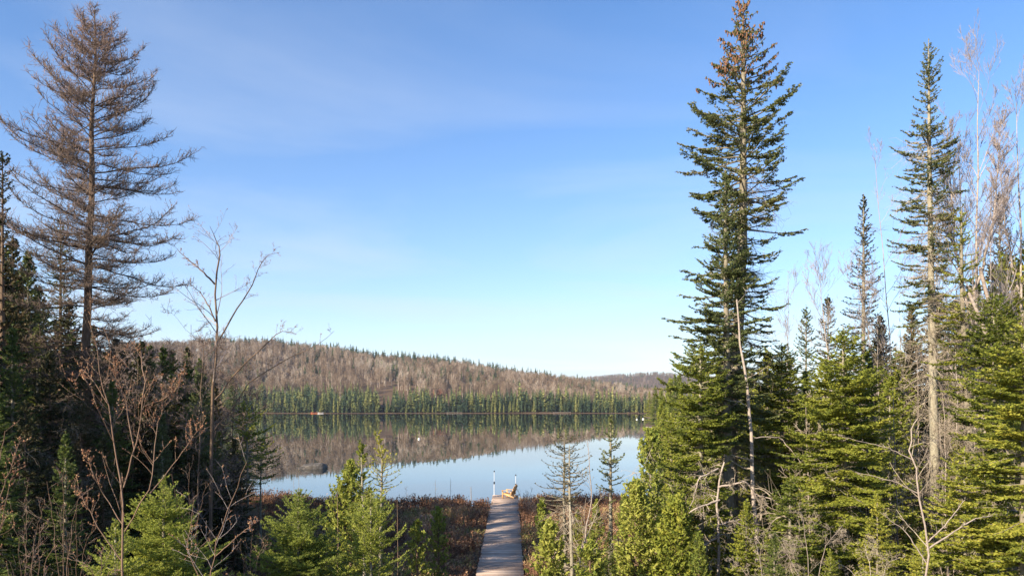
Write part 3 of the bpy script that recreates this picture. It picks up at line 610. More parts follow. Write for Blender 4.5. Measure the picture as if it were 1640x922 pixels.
for i in range(1700):
    px = rng.uniform(330, 1080); y = YS + 80 + 290 * rng.random()
    crest = rng.random() < .42
    if crest: y = YR - rng.uniform(-10, 40)
    c = sin(px * .045 + 1 + y * .013) + 1.1 * sin(px * .017 + y * .021) + rng.normal(0, .35)
    if c < -.2 and y < 830: continue
    pts.append(((px - CX) / F * y, y, rng.uniform(.6, 1.15) * (1.25 if crest else 1), rng.normal(-.08, .1), rng.integers(0, 6)))
scatter_stuff('hill_conifers', CV, pts, 'farcon', 'scattered dark conifers among the bare trees on the hill', 'forest', rng)
pts = []
for i in range(1300):
    px = rng.uniform(880, 1200); y = rng.uniform(2050, 2640); pts.append(((px - CX) / F * y, y, rng.uniform(1.1, 1.5), rng.normal(-.1, .12), i))
scatter_stuff('distant_woods', BV[:3], pts, 'farbare', 'bare woods on the distant low hill right of centre', 'forest', rng, 7)
pts = [((px - CX) / F * y, y, rng.uniform(.9, 1.4), 0, 1) for px, y in zip(rng.uniform(900, 1180, 160), rng.uniform(2300, 2640, 160))]
scatter_stuff('distant_conifers', CV[:3], pts, 'farcon', 'dark conifers on the crest of the distant hill', 'forest', rng, 6)

# ================================================================== MID-DETAIL TREE STOCK
def gen_env(H, R, low=.1, pw=.8):
    return lambda z: ((R * (max(0, 1 - z / H) ** pw) * (min(1, (z / H) / low + .35)) + .05,) * 2)
STOCK = {}
def stock(key, name, H, R, mat, wood='bark', **kw):
    kw.setdefault('zc', H * .08)
    p = conifer(H=H, env=gen_env(H, R, pw=kw.pop('pw', .8)), **kw); STOCK[key] = (p, name, mat, wood, H); return p
def stock_root(key, label, loc, rz, s, group):
    st = STOCK[key]
    if isinstance(st, tuple):
        p, name, mat, wood, H = st; r_ = put_conifer(name, label, 'tree', loc, p, mat, wood, group); r_.rotation_euler = (0, 0, rz); r_.scale = (s, s, s); STOCK[key] = r_; r_['H'] = H; return r_
    return dup(st, loc, rz, s, label, group)
COARSE = dict(sp=.33, nw=8, ds=.14, ds2=.12, bw=.07, bsp=.045, base=.06)
stock('firA', 'balsam_fir', 11, 2.3, 'fir', seed=101, W=.5, dead=26, dead_len=1.2, dead_z=(.03, .35), **COARSE)
stock('firB', 'balsam_fir', 12, 2.1, 'fir', seed=102, W=.5, tone=.35, dead=30, dead_len=1.1, dead_z=(.03, .5), zc=2.5, **COARSE)
stock('spruceA', 'spruce_tree', 12, 1.9, 'spruce', seed=103, W=.45, dead=30, dead_len=1.2, dead_z=(.03, .5), zc=2, **COARSE)
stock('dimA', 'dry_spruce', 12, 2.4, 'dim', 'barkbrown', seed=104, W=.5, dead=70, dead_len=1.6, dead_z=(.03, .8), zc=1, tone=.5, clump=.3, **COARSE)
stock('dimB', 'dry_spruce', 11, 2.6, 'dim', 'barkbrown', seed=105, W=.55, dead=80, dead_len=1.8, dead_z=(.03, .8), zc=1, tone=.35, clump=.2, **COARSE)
stock('cedarA', 'white_cedar', 9, 1.7, 'cedar', 'barkbrown', seed=106, W=.5, e_low=25, e_top=65, tipup=25, sp=.3, nw=7, ds=.16, ds2=.14, bw=.085, bsp=.05, base=.07, flat=.9, updn=.35, f_in=.3, pw=.6, gap=.2)
stock('cedarB', 'white_cedar', 8, 1.5, 'cedar', 'barkbrown', seed=107, W=.45, e_low=15, e_top=60, tipup=30, sp=.3, nw=6, ds=.16, ds2=.14, bw=.085, bsp=.05, base=.07, flat=.9, updn=.35, f_in=.3, pw=.6, gap=.3)
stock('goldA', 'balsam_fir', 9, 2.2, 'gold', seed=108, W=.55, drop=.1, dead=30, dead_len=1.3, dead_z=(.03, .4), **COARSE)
def place(key, px, top_py, Y, label, group, rz=None, rngx=np.random.default_rng(9)):
    x = (px - CX) / F * Y; g = gz(x, Y) - .1; H0 = STOCK[key][4] if isinstance(STOCK[key], tuple) else STOCK[key]['H']
    s = (CH - (top_py - HY) / F * Y - g) / H0
    return stock_root(key, label, (x, Y, g), rngx.random() * 6.28 if rz is None else rz, s, group)

# right bank cedars along the lake
rng = np.random.default_rng(12)
for i in range(46):
    Y = 70 + 300 * (i / 46) ** 1.3 + rng.uniform(-4, 4); x = .172 * Y + 3.5 + 2.5 * sin(Y * .045) + 1.5 + (i % 3) * 3.0 * (1 + Y / 200) + rng.uniform(0, 2)
    px = CX + F * x / Y; H = rng.uniform(9, 14) if i % 4 else rng.uniform(13, 17)
    if Y < 120: H *= .8
    key = ['cedarA', 'goldA', 'cedarB', 'firA'][i % 4 if i % 7 else 0]; top = HY - (H - CH) / Y * F
    place(key, px, top, Y, 'yellow green evergreen on the sunlit bank right of the lake', 'evergreens on the right bank')

# ================================================================== LEFT SIDE
# filler: dark thicket behind and around the larch
LG, LL = 'dry shaded spruces in the left thicket', 'dry shaded spruce in the dark thicket left of the lake'
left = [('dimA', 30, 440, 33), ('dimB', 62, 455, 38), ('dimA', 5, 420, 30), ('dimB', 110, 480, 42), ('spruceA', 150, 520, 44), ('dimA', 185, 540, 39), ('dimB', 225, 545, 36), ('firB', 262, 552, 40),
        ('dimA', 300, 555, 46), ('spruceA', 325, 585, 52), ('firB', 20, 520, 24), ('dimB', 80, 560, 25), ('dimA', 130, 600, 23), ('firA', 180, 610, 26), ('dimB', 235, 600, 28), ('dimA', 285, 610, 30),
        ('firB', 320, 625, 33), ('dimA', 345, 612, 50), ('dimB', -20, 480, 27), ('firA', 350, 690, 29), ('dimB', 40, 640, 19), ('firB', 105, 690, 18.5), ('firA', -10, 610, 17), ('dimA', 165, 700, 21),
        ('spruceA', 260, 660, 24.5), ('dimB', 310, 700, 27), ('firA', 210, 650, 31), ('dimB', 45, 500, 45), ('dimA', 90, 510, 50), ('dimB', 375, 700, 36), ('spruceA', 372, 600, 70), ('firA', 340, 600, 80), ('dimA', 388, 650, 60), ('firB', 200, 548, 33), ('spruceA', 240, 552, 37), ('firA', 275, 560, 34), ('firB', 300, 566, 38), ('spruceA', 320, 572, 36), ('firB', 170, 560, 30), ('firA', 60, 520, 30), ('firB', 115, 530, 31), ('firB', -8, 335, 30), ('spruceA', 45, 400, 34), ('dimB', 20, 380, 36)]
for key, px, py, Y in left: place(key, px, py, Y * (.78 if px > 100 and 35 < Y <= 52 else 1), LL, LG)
# off-frame neighbours on the left slope that shade the thicket, the bog and the boardwalk
for key, x, Y, H in [('firB', -17.3, 18, 13.5), ('firA', -15.2, 17.6, 11.5), ('firA', -19, 16, 14), ('firB', -21, 19, 14), ('spruceA', -25, 12, 16), ('firA', -23, 16, 15), ('spruceA', -22, 24, 13), ('firB', -27, 27, 13), ('firA', -26, 20, 16), ('dimA', -29, 15, 17)]:
    place(key, CX + F * x / Y, HY - (gz(x, Y) + H - CH) / Y * F, Y, 'evergreen on the slope beyond the left edge', 'evergreens beyond the left edge')
px_conifer('spruce_tree', 'narrow dark spruce with pointed top left of the larch trunk', 36, (97, 345), [(345, 2, 2), (380, 14, 14), (430, 24, 26), (500, 34, 34), (600, 45, 45), (760, 55, 50)], leafmat='spruce', seed=21, sp=.38, W=.4, ds=.16, ds2=.13, bw=.05, bsp=.04, base=.045, tone=.3, woodmat='barkbrown')
px_conifer('spruce_tree', 'dark spruce with brownish top cut by the left edge', 28, (4, 242), [(242, 4, 4), (270, 20, 22), (300, 20, 18), (360, 12, 10), (430, 35, 28), (560, 50, 45)], leafmat='dim', seed=22, sp=.35, W=.4, ds=.15, ds2=.12, bw=.05, bsp=.035, base=.04, tone=.4, gap=.3, woodmat='barkbrown')
# the larch
def larch():
    Y = 30; top = (152, 15); trunk = [(150, 150), (146, 300), (138, 560), (134, 830)]
    pts = [top] + trunk; bx = (134 - CX) / F * Y; g = gz(bx, Y) - .1; H = W(*top, Y)[2] - g
    zt = [W(a, b_, Y)[2] - g for a, b_ in pts][::-1]; xt = [W(a, b_, Y)[0] - bx for a, b_ in pts][::-1]; path = lambda z: (float(np.interp(z, zt, xt)), 0.0)
    env = [(15, 4, 4), (40, 36, 34), (70, 55, 60), (110, 78, 92), (150, 98, 98), (195, 112, 108), (240, 128, 132), (275, 142, 155), (310, 138, 130), (345, 130, 150), (390, 150, 172), (440, 140, 125), (480, 120, 140), (530, 150, 145), (580, 140, 120), (640, 120, 130), (720, 60, 60)]
    ez = [CH - (a - HY) / F * Y - g for a, _, _ in env][::-1]; el = [l * Y / F for _, l, _ in env][::-1]; er = [r_ * Y / F for _, _, r_ in env][::-1]
    rng = np.random.default_rng(31); tr = MB(); zs = np.linspace(0, H, 40); tp = np.array([[path(z)[0] + .03 * sin(z * 1.3), .04 * cos(z * .9), z] for z in zs])
    tube(tr, tp, .22 * (1 - zs / H) ** .8 + .015, 10, wob=.05, rng=rng)
    S0, S1, R0, R1, T = [], [], [], [], []
    z = ez[0]; brs = MB()
    while z < H * .985:
        f = (z - ez[0]) / (H - ez[0]); k = rng.integers(3, 6); a0 = rng.random() * 6.28
        for j in range(k):
            if rng.random() < .16: continue
            az = a0 + 6.28 * j / k + rng.normal(0, .3); zb = z + rng.normal(0, .15)
            if zb > H * .985: continue
            l, r_ = np.interp(zb, ez, el), np.interp(zb, ez, er); c = (cos(az) + 1) / 2; L = max(.3, (l + (r_ - l) * c) * rng.uniform(.65, 1.15))
            n = 9; s = np.linspace(0, 1, n); e0 = radians(rng.normal(-4 + 42 * f ** 1.6, 9)); p = np.zeros((n, 3)); p[0] = [*path(zb), zb]; a = az
            for i in range(1, n):
                e = e0 - radians(14) * sin(pi * s[i]) + radians(24) * s[i] ** 2 + rng.normal(0, .07); a += rng.normal(0, .07)
                p[i] = p[i - 1] + L / (n - 1) * np.array([cos(a) * cos(e), sin(a) * cos(e), sin(e)])
            rr = (.007 + .010 * L) * (1 - s * .85) * (1 - .4 * f) + .003; tn = .30 + .28 * f  # twig tone lightens upward, putting the lit top and shaded base into colour
            S0.append(p[:-1]); S1.append(p[1:]); R0.append(rr[:-1]); R1.append(rr[1:]); T.append(np.full(n - 1, tn - .15))
            # side twigs
            m_ = int(9 + L * 13); ss = rng.uniform(.12, 1, m_); B = np.stack([np.interp(ss, s, p[:, q_]) for q_ in range(3)], 1); tg = nrm(np.stack([np.interp(ss, s, np.gradient(p[:, q_], s)) for q_ in range(3)], 1)); u, v = frame(tg)
            sg = np.where(rng.random(m_) < .5, 1, -1); an = np.radians(rng.uniform(30, 75, m_)); lt = (.22 + .20 * L) * (1.15 - .75 * ss) * rng.uniform(.5, 1.2, m_)
            d = nrm(tg * np.cos(an)[:, None] + u * (sg * np.sin(an))[:, None] + np.array([0, 0, 1.]) * rng.normal(.18 + .2 * f, .38, m_)[:, None]); mid = B + d * (lt * .5)[:, None]
            d2 = nrm(d + rng.normal(0, .25, d.shape) + [0, 0, .15]); E = mid + d2 * (lt * .5)[:, None]
            S0 += [B, mid]; S1 += [mid, E]; R0 += [np.full(m_, .009), np.full(m_, .007)]; R1 += [np.full(m_, .007), np.full(m_, .004)]; T += [np.full(m_, tn + .05)] * 2
            c2 = np.maximum(1, (lt / .085)).astype(int); ix = np.repeat(np.arange(m_), c2); q_ = len(ix); tt = rng.random(q_)[:, None]; b2 = np.where(tt < .5, B[ix] + (mid - B)[ix] * tt * 2, mid[ix] + (E - mid)[ix] * (tt - .5) * 2)
            dd = nrm(d[ix] * .5 + rng.normal(0, .55, (q_, 3)) + [0, 0, .28]); l2 = rng.uniform(.07, .26, q_)
            S0.append(b2); S1.append(b2 + dd * l2[:, None]); R0.append(np.full(q_, .0068)); R1.append(np.full(q_, .0048)); T.append(np.full(q_, tn + .16) + rng.normal(0, .12, q_))
        z += .37 * (1.15 - .62 * f) * rng.uniform(.75, 1.2)
    tw = MB(); sticks(tw, np.concatenate(S0), np.concatenate(S1), np.concatenate(R0), np.concatenate(R1), 3, np.concatenate(T))
    r_ = thing('larch_tree', 'tall leafless larch with reddish brown twigs rising above the left thicket', 'tree', (bx, Y, g))
    tr.build('trunk', M['barkbrown'], r_, True); tw.build('crown', M['larch'], r_)
larch()
px_bare('bare_tree', 'slender bare forked tree standing between the larch and the lake', 26,
        [([(338, 760), (341, 640), (347, 545), (344, 450, .2), (353, 400), (346, 385, .3), (336, 362)], .068, .006), ([(350, 545), (375, 500, .3), (400, 465, .2), (412, 435), (425, 410), (448, 404)], .03, .005),
         ([(344, 455), (325, 435, -.4), (300, 415), (285, 400)], .035, .008), ([(345, 515), (335, 490), (322, 470, .5), (300, 450)], .03, .007), ([(344, 640), (375, 600, .4), (420, 555), (450, 530), (475, 535)], .03, .006), ([(342, 690), (370, 655), (400, 610), (440, 585), (500, 558), (535, 530)], .028, .005)],
        seed=41, twigs=.95, kids=(11, 7, 5), lenf=.32, up=.12, spread=.7, rmin=.0045, buds=.03, budsz=.02, tmat='barkbrown', wmat='purple', levels=3)
for i, (px, py, Y, rr) in enumerate([(300, 520, 30, .05), (372, 600, 31, .045), (388, 560, 40, .05), (320, 560, 26, .04), (260, 560, 33, .04), (215, 575, 27, .04)]):
    px_bare('bare_sapling', 'thin bare sapling in the tangle at the right edge of the thicket', Y, [([(px - 5, 850), (px, 700), (px + 6, py)], rr, .008)], seed=50 + i, twigs=1.2, kids=(14, 9, 6), lenf=.5, spread=.8, up=.12, rmin=.007, tmat='barkbrown', wmat='larch', group='bare saplings of the left thicket', curve=.2, start=.15)
px_conifer('balsam_fir', 'thin sunlit fir sapling at the water edge right of the thicket', 31, (395, 640), [(640, 2, 2), (665, 18, 22), (690, 22, 40), (715, 20, 48), (740, 30, 60), (770, 45, 30), (800, 30, 25)], trunk=[(397, 830)], leafmat='gold', seed=61, sp=.33, W=.4, ds=.15, ds2=.12, bw=.05, bsp=.035, base=.04, gap=.3, tone=.5)
px_conifer('balsam_fir', 'thin dark fir on a bare stem at the lake edge behind the saplings', 33, (418, 700), [(700, 2, 2), (720, 20, 24), (745, 30, 34), (765, 25, 25)], trunk=[(417, 850)], leafmat='fir', seed=62, sp=.33, W=.4, ds=.15, ds2=.12, bw=.05, bsp=.035, base=.04, gap=.3, tone=.4)
# left far little dock seen through the trunks
small_dock(366, 92, 5, 1.5, 'dark low dock glimpsed through the left trunks', 'beam', .35)

# foreground shrubs with buds
px_bare('budding_shrub', 'tall budding shrub with forked pale stems and red buds', 10.5,
        [([(197, 960), (196, 870), (198, 780), (182, 720, .1), (172, 640), (160, 590, .1), (145, 522)], .019, .0035), ([(198, 780), (220, 700), (232, 620, -.2), (226, 560), (226, 570)], .011, .004), ([(172, 645), (150, 610), (132, 590, .1), (118, 615)], .007, .003),
         ([(232, 650), (262, 640, .2), (285, 620), (300, 590)], .007, .003), ([(200, 850), (240, 780, -.2), (250, 700), (260, 650), (262, 610)], .009, .003), ([(215, 720), (200, 640, .2), (188, 600), (180, 570)], .007, .003),
         ([(240, 790), (280, 740, .2), (310, 700), (330, 668)], .008, .003), ([(197, 900), (160, 850), (135, 800), (118, 770)], .009, .003), ([(197, 840), (165, 790, .2), (150, 760), (138, 730)], .007, .003)],
        seed=71, twigs=.9, kids=(12, 3, 2), lenf=.42, up=.25, spread=.6, rmin=.003, buds=.42, budsz=.017, tmat='shrubstem', wmat='shrubstem', cat='shrub', levels=2)
px_bare('budding_shrub', 'budding shrub leaning in from the left edge below the thicket', 9, [([(-30, 950), (-15, 820), (-2, 740), (8, 690)], .014, .004), ([(-15, 830), (10, 770), (33, 705)], .008, .003), ([(-25, 900), (0, 850), (20, 760)], .007, .003)], seed=72, twigs=.9, kids=(9, 3, 2), lenf=.4, up=.25, spread=.65, rmin=.003, buds=.35, budsz=.017, tmat='shrubstem', wmat='shrubstem', cat='shrub', levels=2)
px_bare('budding_shrub', 'low spreading budded shrub at the foot of the front spruce', 9.5, [([(330, 960), (345, 880), (370, 800), (395, 740)], .009, .003), ([(330, 950), (300, 880), (310, 800)], .007, .003), ([(345, 890), (390, 850), (420, 830)], .007, .003)], seed=73, twigs=.9, kids=(9, 3, 2), lenf=.4, up=.2, spread=.7, rmin=.0025, buds=.3, budsz=.014, tmat='shrubstem', wmat='purple', cat='shrub', levels=2)
for i, (px, py, Y) in enumerate([(60, 860, 8.5), (100, 770, 11), (160, 900, 9), (400, 850, 13), (40, 800, 12), (120, 830, 14), (300, 760, 15)]):
    px_bare('budding_shrub', 'small many stemmed bare shrub in the shaded left foreground', Y, [([(px, 990), (px - 12, (py + 930) / 2), (px - 25, py)], .005, .002), ([(px, 990), (px + 14, (py + 930) / 2), (px + 30, py + 10)], .005, .002), ([(px, 990), (px + 3, py - 20)], .005, .002)],
            seed=80 + i, twigs=.7, kids=(7, 5, 3), lenf=.45, up=.2, spread=.7, rmin=.0022, buds=.12, budsz=.012, tmat='shrubstem', wmat='larch', cat='shrub', group='small bare shrubs of the left foreground', levels=2)

# foreground spruces
YOUNG = dict(sp=.17, nw=8, ds=.062, ds2=.07, bw=.017, bsp=.0075, base=.011, e_low=5, e_top=48, tipup=14, f_in=.08, gap=.05, flat=1.2, fwd=.8, updn=.2, rb=.7)
px_conifer('young_spruce', 'bright young spruce with upright leader in front of the budding shrub', 12.5, (262, 760), [(760, 1, 1), (785, 12, 14), (800, 22, 26), (830, 48, 48), (860, 72, 68), (890, 90, 88), (925, 104, 104), (1000, 120, 120), (1120, 130, 130)], leafmat='young', seed=91, W=.34, tone=.5, **YOUNG)
px_conifer('young_spruce', 'short pale young spruce tucked at the left foot of the brighter one', 11.5, (185, 830), [(830, 1, 1), (860, 18, 20), (900, 40, 36), (930, 55, 50), (1050, 80, 80)], leafmat='young', seed=92, W=.26, tone=.55, **YOUNG)
px_conifer('young_spruce', 'bushy young spruce with bluish green tips in front of the bog', 14, (478, 782), [(782, 1, 1), (805, 18, 20), (830, 42, 42), (850, 60, 56), (880, 76, 70), (925, 94, 84), (1100, 115, 115)], leafmat='young', seed=93, W=.36, tone=.35, **YOUNG)
px_conifer('young_spruce', 'open young spruce with long straight side shoots left of the boardwalk', 14.5, (594, 790), [(790, 1, 1), (815, 22, 24), (835, 50, 54), (870, 60, 54), (885, 72, 70), (905, 82, 66), (925, 96, 84), (1080, 115, 105)], leafmat='young', seed=94, W=.22, tone=.55, **{**YOUNG, 'gap': .15, 'sp': .24, 'e_low': 20})
CED = dict(e_low=20, e_top=60, tipup=30, sp=.17, nw=8, ds=.10, ds2=.09, bw=.055, bsp=.03, base=.045, flat=1.0, updn=.4, f_in=.3, gap=.25, clump=.25)
px_conifer('white_cedar', 'yellow green cedar behind the young spruces left of the boardwalk', 21, (562, 738), [(738, 4, 4), (760, 20, 20), (790, 34, 32), (830, 50, 46), (870, 54, 52), (960, 54, 50)], leafmat='cedar', woodmat='barkbrown', seed=95, W=.3, tone=.55, **CED)
px_conifer('balsam_fir', 'slim mid green fir rising through the cedar before the lake', 19.5, (578, 705), [(705, 1, 1), (725, 8, 8), (750, 18, 18), (790, 22, 24), (830, 30, 32), (870, 34, 34)], trunk=[(584, 900)], leafmat='gold', seed=96, sp=.28, W=.3, ds=.1, ds2=.09, bw=.04, bsp=.025, base=.03, gap=.2, tone=.3, e_low=15)
px_conifer('tamarack', 'thin stemmed tamarack with wispy yellow green top before the lake', 18.5, (603, 690), [(690, 5, 5), (715, 10, 10), (735, 16, 14), (745, 40, 32), (765, 38, 34), (785, 12, 30), (800, 5, 6)], trunk=[(612, 730), (609, 900)], leafmat='gold', woodmat='bark', seed=97, sp=.2, W=.22, ds=.12, ds2=.1, bw=.035, bsp=.05, base=.02, gap=.25, tone=.65, r0=.05, e_low=10)
px_conifer('white_cedar', 'small leafy cedar bush with rounded tufts in the shaded bog', 22, (668, 835), [(835, 6, 6), (855, 16, 16), (890, 24, 24), (930, 26, 26)], leafmat='cedar', woodmat='barkbrown', seed=98, W=.26, tone=.5, **{**CED, 'gap': .45})
px_conifer('white_cedar', 'cedar bush nearest the boardwalk on its left side', 23, (702, 815), [(815, 6, 6), (840, 20, 18), (880, 22, 22), (930, 24, 20)], leafmat='cedar', woodmat='barkbrown', seed=99, W=.26, tone=.45, **{**CED, 'gap': .45})
for i, (px, py, Y) in enumerate([(542, 790, 19), (638, 800, 21)]):
    px_bare('bare_sapling', ['thin straight stick sapling between the two young spruces', 'bare sapling beside the tamarack stem'][i], Y, [([(px, 960), (px - 2, py)], .016, .005)], seed=120 + i, twigs=.3, kids=(6, 3, 2), lenf=.3, spread=.7, rmin=.003, tmat='shrubstem', wmat='twig', levels=2)

# ================================================================== RIGHT OF THE BOARDWALK
px_conifer('white_cedar', 'small yellow green cedar at the right edge of the boardwalk', 22, (868, 800), [(800, 4, 4), (820, 12, 10), (840, 20, 16), (860, 14, 12)], trunk=[(872, 930)], leafmat='cedar', woodmat='barkbrown', seed=130, W=.25, tone=.5, **CED)
px_conifer('white_cedar', 'bushy bright cedar in the lower foreground right of the boardwalk', 17, (880, 838), [(838, 6, 6), (860, 18, 20), (890, 28, 34), (925, 36, 40), (1000, 40, 40)], leafmat='cedar', woodmat='barkbrown', seed=131, W=.3, tone=.65, **{**CED, 'gap': .1})
px_conifer('white_cedar', 'bright cedar bush between the dying firs at the frame bottom', 16, (945, 870), [(870, 6, 6), (890, 24, 24), (925, 36, 36), (1000, 40, 40)], leafmat='cedar', woodmat='barkbrown', seed=132, W=.3, tone=.65, **{**CED, 'gap': .1})
DY = dict(sp=.24, nw=6, W=.16, ds=.12, ds2=.12, bw=.028, bsp=.045, base=.018, e_low=-4, e_top=20, tipup=30, f_in=.35, gap=.15, second=False, r0=.055)
px_conifer('dying_fir', 'half bare dying fir with upcurved grey green whorls before the lake', 19, (904, 695), [(695, 18, 18), (712, 34, 24), (740, 44, 26), (765, 48, 40), (790, 44, 34), (820, 40, 30), (840, 10, 10)], trunk=[(903, 800), (906, 930)], leafmat='dim', seed=133, tone=.45, dead=30, dead_len=.7, dead_z=(.3, .7), **DY)
px_conifer('dying_fir', 'second pale stem with sparse curled needles just right of the first', 18.5, (912, 712), [(712, 8, 20), (740, 20, 36), (765, 24, 38), (790, 26, 28), (805, 10, 10)], trunk=[(912, 780), (917, 930)], leafmat='dim', seed=134, tone=.5, dead=24, dead_len=.7, dead_z=(.3, .7), **DY)
px_bare('bare_sapling', 'leafless sapling leaning right beside the two dying firs', 18, [([(922, 960), (938, 850), (948, 790), (940, 700)], .03, .006), ([(930, 880), (948, 840), (958, 815)], .016, .005)], seed=135, twigs=.9, kids=(10, 5, 3), lenf=.4, spread=.6, rmin=.0035, tmat='birch', wmat='twig', levels=3)
px_conifer('balsam_fir', 'slender dark green fir with bare lower stem silhouetted on the lake', 20, (978, 665), [(665, 1, 1), (685, 9, 10), (705, 14, 18), (725, 16, 26), (742, 26, 34), (760, 18, 24), (775, 34, 26), (790, 24, 16), (802, 16, 10)], trunk=[(978, 790), (978, 940)], leafmat='spruce', seed=136, sp=.26, nw=6, W=.24, ds=.08, ds2=.08, bw=.035, bsp=.02, base=.022, tone=.5, r0=.07, gap=.2, e_low=-12, tipup=25, dead=14, dead_len=.5, dead_z=(.3, .55))
px_conifer('white_cedar', 'airy cedar with open tufts against the water left of the big fir', 19, (1042, 690), [(690, 8, 6), (720, 26, 30), (750, 34, 34), (780, 28, 34), (820, 40, 40), (925, 50, 50)], leafmat='cedar', woodmat='bark', seed=137, W=.28, tone=.6, dead=20, dead_len=.8, dead_z=(.3, .9), **{**CED, 'gap': .35, 'clump': .35})
px_conifer('white_cedar', 'dense bright yellow green cedar below the airy one', 17.5, (1018, 772), [(772, 8, 8), (800, 28, 30), (850, 38, 44), (925, 44, 50), (1000, 46, 50)], leafmat='cedar', woodmat='barkbrown', seed=138, W=.32, tone=.6, **{**CED, 'gap': .05, 'clump': .1})
px_conifer('white_cedar', 'rounded cedar at the foot of the big spruce', 17, (1082, 800), [(800, 10, 10), (830, 30, 34), (880, 44, 44), (925, 50, 50), (1000, 50, 50)], leafmat='gold', woodmat='barkbrown', seed=139, W=.34, tone=.4, **{**CED, 'gap': .05, 'clump': .1})
for i, (px, py, Y) in enumerate([(955, 800, 26), (1000, 790, 25), (925, 815, 27), (975, 850, 19), (905, 835, 24)]):
    place(['cedarB', 'cedarA', 'goldA', 'firA', 'dimB'][i], px, py, Y, 'small evergreen in the thicket behind the dying firs', 'small evergreens right of the boardwalk')

# the tall spruce pair
HERO = dict(sp=.28, nw=9, ds=.085, ds2=.07, bw=.036, bsp=.018, base=.026, jit=.5, lenlo=.42)
px_conifer('spruce_tree', 'tallest spruce with cone laden reddish top and open bare trunk', 22, (1190, 0),
           [(0, 1, 1), (20, 14, 14), (40, 28, 26), (70, 36, 38), (95, 42, 66), (120, 62, 60), (145, 74, 58), (170, 66, 70), (195, 104, 108), (215, 80, 70), (245, 104, 112), (265, 112, 60), (285, 90, 50), (300, 118, 95), (345, 80, 98), (375, 92, 92), (400, 70, 50), (420, 112, 45), (460, 90, 60), (500, 112, 70), (540, 90, 60), (575, 112, 80), (640, 108, 90), (700, 100, 85), (760, 80, 60)],
           trunk=[(1191, 200), (1189, 400), (1178, 580), (1168, 700), (1172, 900)], leafmat='spruce', seed=141, W=.6, tone=.5, tone_top=.15, cones=900, r0=.25, f_in=.42, gap=.26, clump=.26, e_low=-14, e_top=38, tipup=17, drop=.22, dead=230, dead_len=1.3, dead_z=(.06, .72), **{**HERO, 'sp': .36})
px_conifer('balsam_fir', 'shorter dense fir growing against the left side of the tallest spruce', 21, (1161, 272),
           [(272, 1, 1), (300, 12, 12), (340, 24, 24), (380, 32, 34), (430, 46, 46), (500, 56, 54), (560, 72, 60), (620, 88, 70), (700, 80, 60)], trunk=[(1163, 500), (1170, 900)], leafmat='spruce', seed=142, W=.36, tone=.55, r0=.16, f_in=.2, gap=.1, clump=.05, e_low=-8, e_top=45, tipup=20, **HERO)
px_conifer('balsam_fir', 'broad fir with drooping flat green boughs at the lake side', 19.5, (1122, 548),
           [(548, 4, 4), (575, 46, 30), (620, 64, 50), (660, 72, 56), (700, 70, 60), (750, 66, 60), (800, 62, 60), (900, 80, 70)], leafmat='gold', seed=143, W=.44, tone=.2, r0=.12, f_in=.2, gap=.08, e_low=-14, e_top=20, tipup=26, drop=.1, dead=30, dead_len=1, dead_z=(.1, .6), **{**HERO, 'sp': .3})
px_bare('bare_tree', 'thin crooked bare trunk bending right below the tallest spruce', 20, [([(1217, 940), (1212, 860), (1203, 760), (1204, 680), (1196, 610), (1186, 545), (1180, 480)], .075, .02), ([(1207, 790), (1240, 800, -.3), (1275, 830)], .02, .005), ([(1204, 700), (1250, 700, .3), (1290, 750)], .02, .005)], seed=144, twigs=.7, kids=(10, 6, 4), lenf=.3, spread=.8, up=-.05, rmin=.005, tmat='birch', wmat='twig', curve=.25)
# dead limbs low on the big trunk: a fallen tangle
px_bare('dead_snag', 'pale dead tangle of drooping limbs in front of the big spruce foot', 18.5, [([(1150, 960), (1152, 870), (1148, 790), (1160, 740)], .05, .02), ([(1152, 800), (1110, 815, -.3), (1075, 860)], .03, .006), ([(1150, 780), (1195, 770, -.3), (1235, 830)], .03, .006), ([(1150, 860), (1110, 880, -.4), (1080, 930)], .03, .006), ([(1150, 750), (1120, 765, -.3), (1100, 830)], .025, .006), ([(1150, 840), (1190, 830, .3), (1225, 880)], .025, .006)],
        seed=145, twigs=1.0, kids=(11, 6, 4), lenf=.42, spread=.9, up=-.28, rmin=.005, tmat='birch', wmat='twig', curve=.3, start=.1)

# right narrow fir, little ones
px_conifer('balsam_fir', 'tall narrow fir with bare lichen covered lower trunk at the right', 24, (1487, 62),
           [(62, 3, 3), (85, 14, 14), (120, 18, 24), (150, 22, 18), (180, 26, 12), (215, 40, 30), (240, 52, 44), (265, 58, 40), (300, 48, 52), (340, 60, 44), (380, 62, 46), (420, 56, 52), (470, 66, 44), (520, 50, 60), (560, 30, 30)],
           trunk=[(1489, 300), (1492, 500), (1498, 800), (1500, 900)], leafmat='spruce', seed=151, W=.34, tone=.62, r0=.17, f_in=.3, gap=.36, clump=.2, e_low=-14, e_top=40, tipup=14, dead=220, dead_len=1.3, dead_z=(.1, .85), **HERO)
px_conifer('spruce_tree', 'small pointed dark spruce between the two tall right trees', 34, (1383, 309), [(309, 1, 1), (335, 8, 8), (370, 16, 14), (420, 26, 22), (470, 32, 28), (540, 38, 34), (640, 44, 40)], leafmat='dim', seed=152, sp=.36, W=.36, ds=.15, ds2=.12, bw=.05, bsp=.032, base=.035, tone=.35, gap=.2, dead=60, dead_len=1.2, dead_z=(.2, .9))
px_conifer('spruce_tree', 'grey green conical spruce among the bare birches at the right', 33, (1601, 308), [(308, 2, 2), (335, 12, 10), (370, 22, 20), (420, 30, 28), (480, 36, 34), (560, 44, 40)], leafmat='dim', seed=153, sp=.33, W=.36, ds=.15, ds2=.12, bw=.05, bsp=.032, base=.035, tone=.45, gap=.15)
